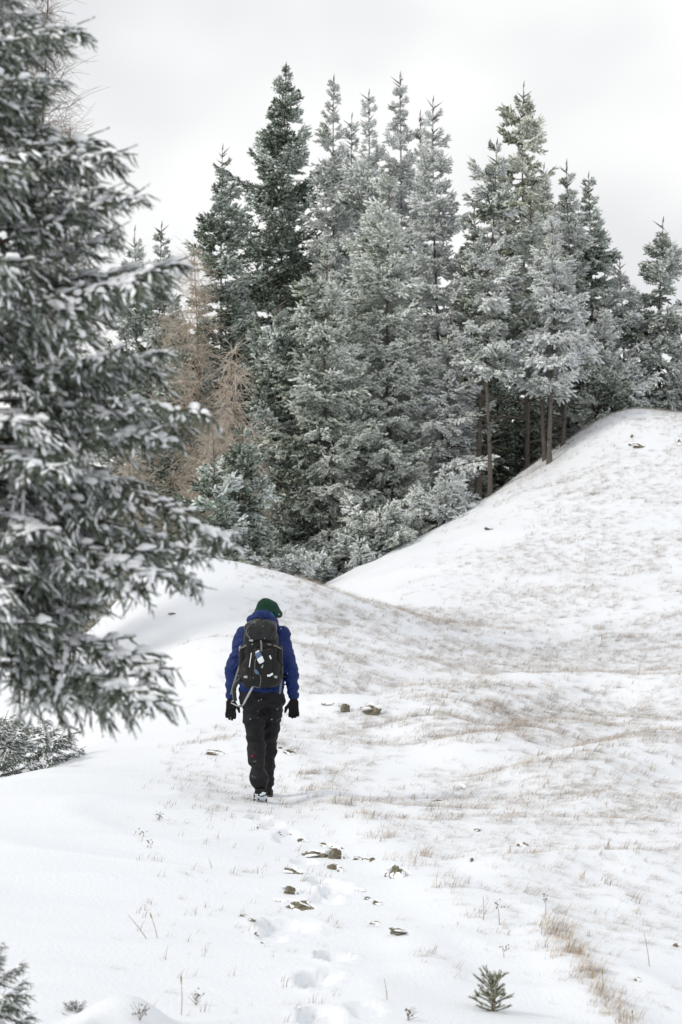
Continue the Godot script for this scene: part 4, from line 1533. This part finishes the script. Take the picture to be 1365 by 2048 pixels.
	part("belt_webbing", band([Vector3(-0.10, 0.025, 0.195), Vector3(-0.06, 0.002, 0.19), Vector3(-0.01, -0.008, 0.175), Vector3(0.045, 0.008, 0.165), Vector3(0.075, 0.022, 0.15)], 0.016, 0.006, Vector3(0, 0.2, 1)).mesh(M.strap), root)
	part("belt_webbing", band([Vector3(-0.065, -0.005, 0.19), Vector3(-0.092, -0.055, 0.17), Vector3(-0.125, -0.115, 0.155), Vector3(-0.142, -0.150, 0.150)], 0.018, 0.004, Vector3(0, 0.1, 1)).mesh(M.buckle), root)
	var lp := Geo.new()
	var loop := PackedVector3Array([Vector3(-0.214, -0.125, 0.14), Vector3(-0.245, -0.130, 0.145), Vector3(-0.252, -0.145, 0.147), Vector3(-0.225, -0.158, 0.15), Vector3(-0.195, -0.172, 0.15), Vector3(-0.165, -0.178, 0.15), Vector3(-0.142, -0.152, 0.15), Vector3(-0.118, -0.105, 0.155)])
	var lr := PackedFloat32Array()
	lr.resize(8)
	lr.fill(0.0065)
	lp.tube(loop, lr, 7, Color.WHITE)
	part("belt_loop", lp.mesh(M.buckle), root)
	var bb := field(0.003)
	bb.box(Vector3(-0.168, -0.172, 0.152), Vector3(0.017, 0.010, 0.008), 0.004)
	part("belt_buckle", bb.build(0.003, M.strap), root)
	part("side_strap", band([Vector3(-0.178, 0.18, 0.10), Vector3(-0.20, 0.11, 0.13), Vector3(-0.228, 0.02, 0.15), Vector3(-0.255, -0.075, 0.12)], 0.020, 0.004, Vector3(-0.3, 0, 1)).mesh(M.strap), root)
	part("side_strap", band([Vector3(0.183, 0.16, 0.10), Vector3(0.182, 0.08, 0.12), Vector3(0.172, 0.0, 0.10), Vector3(0.163, -0.075, 0.035)], 0.020, 0.004, Vector3(0.3, 0, 1)).mesh(M.strap), root)

# ---------------------------------------------------------------- sky
func make_sky() -> PanoramaSkyMaterial:
	var f := FastNoiseLite.new()
	f.noise_type = FastNoiseLite.TYPE_SIMPLEX_SMOOTH
	f.frequency = 4.2
	f.fractal_octaves = 5
	f.fractal_gain = 0.42
	f.seed = 35
	var w := 1024
	var hh := 512
	var im := Image.create(w, hh, false, Image.FORMAT_RGBF)
	for y in hh:
		var el := PI * (0.5 - (y + 0.5) / hh)
		for x in w:
			var az := TAU * (x + 0.5) / w
			var d := Vector3(sin(az) * cos(el), sin(el) * 1.7, -cos(az) * cos(el))
			var n := f.get_noise_3d(d.x, d.y, d.z)
			var k := smoothstep(-0.28, 0.34, n)
			var c := Color(0.72, 0.735, 0.755).lerp(Color(0.91, 0.912, 0.91), k)
			im.set_pixel(x, y, c)
	var m := PanoramaSkyMaterial.new()
	m.panorama = ImageTexture.create_from_image(im)
	return m

# ---------------------------------------------------------------- the scene
func _ready() -> void:
	var cam := Camera3D.new()
	cam.name = "camera"
	cam.position = Vector3(0, EYE, 0)
	cam.near = 0.1
	cam.far = 1500.0
	var lens := CameraAttributesPhysical.new()
	lens.frustum_focal_length = 56.7      # an 85 mm lens on the short side of the frame
	lens.frustum_focus_distance = 21.5
	lens.frustum_near = 0.1
	lens.frustum_far = 1500.0
	lens.exposure_aperture = 3.4
	cam.attributes = lens
	add_child(cam)
	cam.current = true
	var e := Environment.new()
	e.background_mode = Environment.BG_SKY
	e.sky = Sky.new()
	e.sky.sky_material = make_sky()
	e.tonemap_mode = Environment.TONE_MAPPER_LINEAR
	e.tonemap_exposure = 1.12
	e.sdfgi_enabled = true
	e.ssao_enabled = true
	e.ssil_enabled = true
	var we := WorldEnvironment.new()
	we.name = "world"
	we.environment = e
	add_child(we)
	var sun := DirectionalLight3D.new()
	sun.name = "veiled_sun"
	sun.light_color = Color(1.0, 0.97, 0.92)
	sun.light_energy = 0.46
	sun.light_angular_distance = 14.0
	sun.shadow_enabled = true
	sun.rotation = Vector3(deg_to_rad(-38), deg_to_rad(-62), 0)
	add_child(sun)

	make_materials()
	land()
	banks()
	make_ground()
	wood()
	make_near_kinds()
	near_spruce()
	person_and_pack()
	put_grass()
	small_things()
	flakes()

func wood() -> void:
	var warm := Color(1.0, 1.01, 0.97)
	var cool := Color(0.96, 1.0, 0.99)
	# foremost trees of the left group
	spruce("spruce", 447, 300, 52, 1.5, 0.05, 0.40, 0.0, 0.0, "dark green spruce with a thin spire, leftmost of the tall group", cool)
	spruce("spruce", 568, 135, 55, 1.95, 0.06, 0.38, -0.05, 0.1, "tallest spruce of the middle group, broad and dark green", cool)
	spruce("spruce", 672, 160, 54, 0.98, 0.06, 0.74, -0.15, 0.15, "slender frosted spruce just right of the tallest one", Color.WHITE)
	spruce("spruce", 700, 235, 57, 0.8, 0.1, 0.5, 0.0, 0.0, "thin little spire of a spruce between two slender frosted ones")
	spruce("spruce", 740, 190, 52, 0.88, 0.1, 0.82, -0.1, 0.1, "slender frosted spruce in the middle of the row of spires")
	spruce("spruce", 803, 155, 53, 0.92, 0.1, 0.82, -0.15, 0.1, "slender frosted spruce, tallest of the middle row of spires")
	spruce("spruce", 840, 232, 55, 0.75, 0.1, 0.78, 0.0, 0.0, "frosted spruce with a low double spire behind the rimed trunk")
	spruce("spruce", 868, 205, 49, 0.85, 0.14, 0.92, 0.0, -0.2, "heavily rimed spruce at the right end of the middle group")
	spruce("spruce", 775, 345, 46.6, 1.45, 0.05, 0.74, -0.35, -0.1, "bushy yellow green spruce in front, its bare trunk showing on its right side", warm)
	spruce("spruce", 655, 480, 45.6, 1.25, 0.02, 0.62, -0.1, 0.0, "lower bushy spruce in front, its boughs reaching down to the snow bank", warm)
	spruce("spruce", 560, 600, 46.5, 1.3, 0.02, 0.50, 0.0, 0.0, "dark bushy spruce behind the round snow mound, below the tallest spruce", cool)
	spruce("spruce", 480, 860, 43, 1.15, 0.02, 0.42, 0.0, 0.0, "low spruce just behind the round snow mound near the larches", cool)
	spruce("spruce", 900, 640, 46.5, 0.75, 0.35, 0.88, 0.1, 0.0, "rimed spruce with a bare lower trunk beside the gap between the groups")
	# the right group
	spruce("spruce", 1050, 175, 49, 0.95, 0.40, 0.56, 0.0, 0.0, "tallest spruce of the right group, with a ragged pointed top", Color(1.02, 1.0, 0.92))
	spruce("spruce", 990, 290, 46.4, 0.85, 0.50, 0.50, 0.0, 0.3, "spruce left of the tallest one in the right group, with a bent bare trunk")
	spruce("spruce", 945, 420, 51, 0.75, 0.15, 0.34, 0.0, 0.0, "dark spruce at the left edge of the right group", Color(1.0, 1.0, 0.9))
	spruce("spruce", 1060, 392, 47.2, 0.65, 0.48, 0.72, 0.0, 0.0, "yellowish frosted spruce in front of the tallest of the right group", warm)
	spruce("spruce", 1093, 338, 50, 0.6, 0.35, 0.55, 0.0, 0.0, "narrow grey spruce top right behind the tallest of the right group")
	spruce("spruce", 1104, 445, 45.4, 0.78, 0.38, 0.88, 0.0, 0.0, "palest spruce, white with rime, on a thin trunk at the crest of the slope")
	spruce("spruce", 1136, 330, 51, 0.7, 0.2, 0.55, 0.0, 0.0, "grey green spruce with a fine spire right of the palest one")
	spruce("spruce", 1180, 355, 52, 0.8, 0.15, 0.36, 0.1, 0.0, "darkest spruce of the right group, at its right edge", cool)
	spruce("spruce", 975, 480, 45.2, 0.7, 0.56, 0.62, 0.0, 0.0, "small rimed spruce with the leftmost bare trunk on the crest")
	spruce("spruce", 1090, 560, 46.0, 0.6, 0.5, 0.7, 0.0, 0.0, "thin rimed spruce with bare trunk close behind the palest one")
	spruce("spruce", 1130, 540, 46.2, 0.65, 0.5, 0.68, 0.0, 0.0, "thin rimed spruce with bare trunk right beside the palest one")
	spruce("spruce", 1205, 610, 49, 0.7, 0.05, 0.70, 0.0, 0.0, "low rimed spruce between the darkest one and the hill top")
	spruce("spruce", 1243, 520, 50, 0.95, 0.05, 0.85, 0.0, 0.0, "broad pale rimed spruce behind the hill top")
	spruce("spruce", 1322, 445, 50, 0.95, 0.14, 0.50, 0.0, 0.0, "open spruce standing clear on the right, sky showing through its boughs")
	spruce("spruce", 1392, 570, 51, 0.9, 0.1, 0.55, 0.0, 0.0, "spruce cut by the right edge of the picture")
	# left, half hidden by the near spruce
	spruce("spruce", 322, 455, 50, 1.0, 0.05, 0.48, 0.0, 0.0, "small spruce whose thin spire rises beside the near spruce's upper boughs")
	spruce("spruce", 268, 462, 51, 1.2, 0.05, 0.55, 0.0, 0.0, "small frosted spruce half hidden behind the near spruce")
	spruce("spruce", 370, 640, 48, 1.3, 0.02, 0.40, 0.0, 0.0, "dark spruce behind the tan larch")
	# the wood behind
	var back := ["behind the tan larches", "behind the lowest spruce at the mound", "behind the tallest spruce", "behind the bushy yellow green one", "behind the rimed trunk", "in the gap between the two groups", "behind the leftmost bare trunk", "behind the bent bare trunk", "behind the palest spruce", "behind the darkest spruce"]
	for k in 10:
		var px: float = [400, 490, 590, 690, 780, 880, 965, 1030, 1100, 1165][k]
		spruce("spruce", px, [640, 560, 480, 480, 520, 620, 640, 560, 580, 620][k], 57 + (k % 3) * 3, 1.35, 0.02, 0.20, 0.0, 0.0, "shaded dark spruce deep in the wood " + back[k], cool)
	for k in 7:
		var px: float = [920, 955, 1000, 1060, 1120, 1160, 1195][k]
		spruce("spruce", px, [800, 790, 780, 770, 790, 740, 720][k], [53, 54, 53, 55, 54, 53, 51][k], 0.9, 0.02, 0.20, 0.0, 0.0, "low dark young spruce in the shade, " + ["between the two groups", "left of the leftmost bare trunk", "beside the leftmost bare trunk", "behind the two middle bare trunks", "behind the palest spruce's trunk", "right of the bare trunks", "where the wood meets the hill"][k], cool)
	spruce("spruce", 425, 900, 42.0, 0.95, 0.02, 0.46, 0.0, 0.0, "low dark spruce on the left behind the round mound, under the larches", cool)
	larch("larch", 392, 500, 47, 0.8, 0.35, 1.0, Color(0.55, 0.46, 0.36), "tan bare larch with upright twigs left of the spruces")
	larch("larch", 335, 630, 49, 0.8, 0.4, 1.0, Color(0.55, 0.46, 0.36), "tan bare larch close to the near spruce's boughs")
	larch("larch", 468, 700, 44.5, 0.95, 0.9, 1.1, Color(0.60, 0.51, 0.41), "pale larch with drooping bare twigs in front of the spruces")
	larch("larch", 430, 850, 44, 0.9, 0.8, 1.0, Color(0.56, 0.48, 0.39), "low bare larch with matted twigs above the snow mound")
	larch("larch", 260, 900, 46, 1.3, 0.5, 1.0, Color(0.54, 0.46, 0.37), "bare larch seen through the near spruce's lower boughs")
	larch("larch", 88, -60, 30, 0.75, -0.1, 0.8, Color(0.30, 0.25, 0.22), "grey bare larch rising behind the top of the near spruce")
	larch("larch", 132, 255, 31, 0.5, 0.0, 0.8, Color(0.34, 0.28, 0.24), "thin bare larch top beside the near spruce's upper boughs")
	bush("bush", 890, 1030, 44.3, 0.62, 0.75, 56, 0.74, "frosted pale bush at the foot of the rimed trunk")
	bush("bush", 760, 1090, 43.6, 0.7, 0.9, 50, 0.6, "snowy bush at the edge of the bank under the bushy spruce")
	bush("bush", 690, 1130, 43.5, 0.6, 0.9, 46, 0.62, "snowy bush low at the bank where mound and hill meet")
	bush("bush", 570, 1120, 42.5, 0.8, 1.3, 60, 0.62, "snow dusted bush peering over the round mound")
	bush("bush", 440, 1110, 41, 0.8, 1.0, 50, 0.55, "dark snow dusted bush behind the left of the round mound")
	bush("bush", 340, 1110, 40, 0.8, 0.9, 50, 0.5, "dark bush behind the mound next to the near spruce's lower boughs")
	bush("bush", 1215, 800, 48, 0.8, 1.3, 60, 0.5, "dark frosted bush behind the shoulder of the hill")

func small_things() -> void:
	for k in 6:
		rock_kinds.append(rock_mesh(60 + k, [0.7, 0.8, 0.6, 0.9, 0.65, 0.75][k]))
	var n := 0
	for s in [
		[632, 1712, 46, 17, "flat lichen covered rock, left of the pair nearest the path's middle"],
		[674, 1716, 36, 22, "rounded lichen rock right of the flat one"],
		[672, 1697, 26, 12, "small rock capped with snow above the rounded lichen rock"],
		[650, 1692, 22, 8, "thin dark rock sliver above the flat lichen rock"],
		[668, 1738, 24, 16, "brown rock with a snowy gap just below the pair of lichen rocks"],
		[680, 1743, 12, 12, "little grey stone touching the brown rock's right side"],
		[588, 1746, 34, 15, "slanting brown rock on its own, left of the lichen pair"],
		[585, 1785, 32, 15, "slanting dark brown rock below the lone slanting one"],
		[563, 1803, 20, 8, "small dark rock left of the grey slab"],
		[602, 1818, 50, 16, "grey lichen slab with a pointed right end above the deep hollow"],
		[612, 1805, 20, 7, "dark chip of rock on top of the grey slab"],
		[487, 1832, 16, 6, "thin dark stone, left one of the pair farthest left"],
		[504, 1842, 14, 11, "dark lump, right one of the pair farthest left"],
		[514, 1868, 8, 5, "tiny dark stone below the leftmost pair"],
		[527, 1886, 10, 5, "tiny brown stone, lowest one left of the footprints"],
		[794, 1755, 32, 30, "tall dark rock with a snowy left face beside the grassy bank"],
		[775, 1753, 14, 14, "small rough stone left of the tall dark rock"],
		[716, 1719, 18, 8, "first of three flat brown stones in a row, leftmost"],
		[732, 1720, 15, 7, "middle one of three flat brown stones in a row"],
		[748, 1722, 15, 8, "last of three flat brown stones in a row, rightmost"],
		[720, 1781, 18, 7, "flat brown stone alone in smooth snow right of the footprints"],
		[737, 1798, 16, 6, "thin dark stone at the upper end of a short string"],
		[758, 1808, 28, 8, "long dark stone at the lower end of a short string"],
		[750, 1848, 22, 8, "dark rim of rock at the left of the large snowed over boulder"],
		[800, 1866, 42, 14, "dark slanting rim of the large snowed over boulder"],
		[606, 1682, 18, 6, "flat brown stone uphill of the lichen pair"],
		[585, 1668, 11, 5, "small brown stone uphill, right of the walker's track"],
		[560, 1667, 8, 5, "tiny black stone in the walker's track"],
		[517, 1656, 7, 4, "tiny black stone farthest up the walker's track"],
		[1046, 1692, 24, 9, "dark green grey stone on the grassy slope to the right"],
		[955, 1661, 12, 8, "small black stone on the grassy slope left of the green grey one"],
		[945, 1722, 9, 8, "small black pebble in smooth snow on the right slope"],
		[930, 1576, 16, 8, "mossy stone on the far part of the right slope"],
		[878, 1604, 20, 6, "thin dark slab on the right slope below the walker's height"],
		[1352, 1893, 11, 12, "black stone near the right edge"],
		[1275, 1960, 14, 8, "dark stone in the grass strip near the lower right corner"],
		[742, 1424, 36, 26, "craggy dark rock on the terrace beyond the walker"],
		[694, 1420, 26, 14, "low dark rock left of the craggy one on the terrace"],
		[655, 1408, 20, 8, "flat dark rock at the left end of the terrace row"],
		[580, 1506, 22, 9, "dark rock just right of the walker's knee"],
		[563, 1497, 12, 6, "small dark rock at the walker's right knee, left of the other"],
		[430, 1507, 34, 9, "brown grassy stone left of the walker's legs"],
		[1278, 893, 22, 10, "dark rock near the top of the hill"],
		[1266, 874, 8, 6, "small dark rock, highest on the hill"],
		[1262, 890, 9, 6, "small dark rock left of the one near the hill top"],
		[1358, 890, 10, 14, "dark rock at the right edge near the hill top"],
		[978, 1058, 20, 5, "thin dark rock on the bank beside the frosted bush"],
		[385, 1191, 10, 7, "small dark rock on the round mound"],
		[345, 1227, 14, 4, "dark twig like stone on the mound's left slope"],
	]:
		rock(s[0], s[1], s[2], s[3], n * 1.9, n % 6, s[4])
		n += 1
	for s in [
		[363, 2030, 0.145, 0.0, 1, "tallest upright stem with a brown spike, near the bottom left"],
		[317, 1876, 0.11, -0.28, 1, "leaning stem with a brown spike in the left snow"],
		[299, 1878, 0.11, -0.75, 0, "straight bare stalk leaning far left in the left snow"],
		[289, 1674, 0.04, -0.25, 2, "dark clustered seed head, upper of two on the left"],
		[304, 1696, 0.045, -0.3, 2, "dark flat seed head on a thin stem, lower of two on the left"],
		[424, 1737, 0.06, -0.2, 0, "short lone stalk in the left snow"],
		[318, 1640, 0.04, 0.1, 3, "little tangle of dark dead twigs in the left snow"],
		[1090, 1830, 0.10, 0.05, 2, "slim stem with a dark round head on the right slope"],
		[967, 1840, 0.12, 0.0, 0, "upright stalk above the lower grassy bank"],
		[1000, 1850, 0.12, -0.1, 2, "dark headed stalk above the lower grassy bank"],
		[1300, 1933, 0.15, -0.15, 0, "tall bare stalk at the right of the lower slope"],
		[1205, 1985, 0.10, 0.0, 1, "spiked stem in the warm grass strip"],
		[815, 2040, 0.045, 0.1, 3, "small dark dead sprig at the bottom, right of the footprints"],
		[1265, 2046, 0.06, 0.0, 1, "short spiked stem close to the lower right corner"],
		[1008, 1915, 0.05, -0.1, 2, "small seed head in the snow above the seedling"],
		[775, 2000, 0.09, -0.12, 0, "faint bare stalk between footprints and seedling"],
		[390, 2010, 0.05, 0.2, 3, "dark dead twigs beside the tallest stem at the bottom left"],
		[280, 2040, 0.04, 0.0, 3, "short dark twigs by the snow bump at the bottom"],
	]:
		stalk(s[0], s[1], s[2] * 1.4, s[3], s[4], s[5])
	small_spruce("spruce_seedling", ray(985, 2022), 0.20, 0.15, "tiny green spruce seedling in the snow at the lower right", "seedling", 34, false)
	var f := at(-25, 2130, 10.0)
	f.y = h(f.x, f.z)
	small_spruce("young_spruce", f, 0.50, 0.28, "small snowy spruce in the lower left corner", "young tree", 16)
	f = ray(150, 2022)
	small_spruce("buried_spruce", f - Vector3(0, 0.02, 0), 0.07, 0.13, "tips of a snowed in spruce beside the snow bump", "young tree", 7)
	# the branchy thicket beyond the edge of the drift, left
	for s in [[-15, 1535, 22.5, 0.6, 0.9, 17, "snowy young spruce at the left edge beyond the drift, lowest boughs showing"], [75, 1530, 24.0, 0.42, 0.75, 13, "small snowy spruce with sprawling twigs beyond the drift"]]:
		var p := at(s[0], s[1], s[2])
		p.y = h(p.x, p.z)
		small_spruce("young_spruce", p, s[3], s[4], s[6], "young tree", s[5])
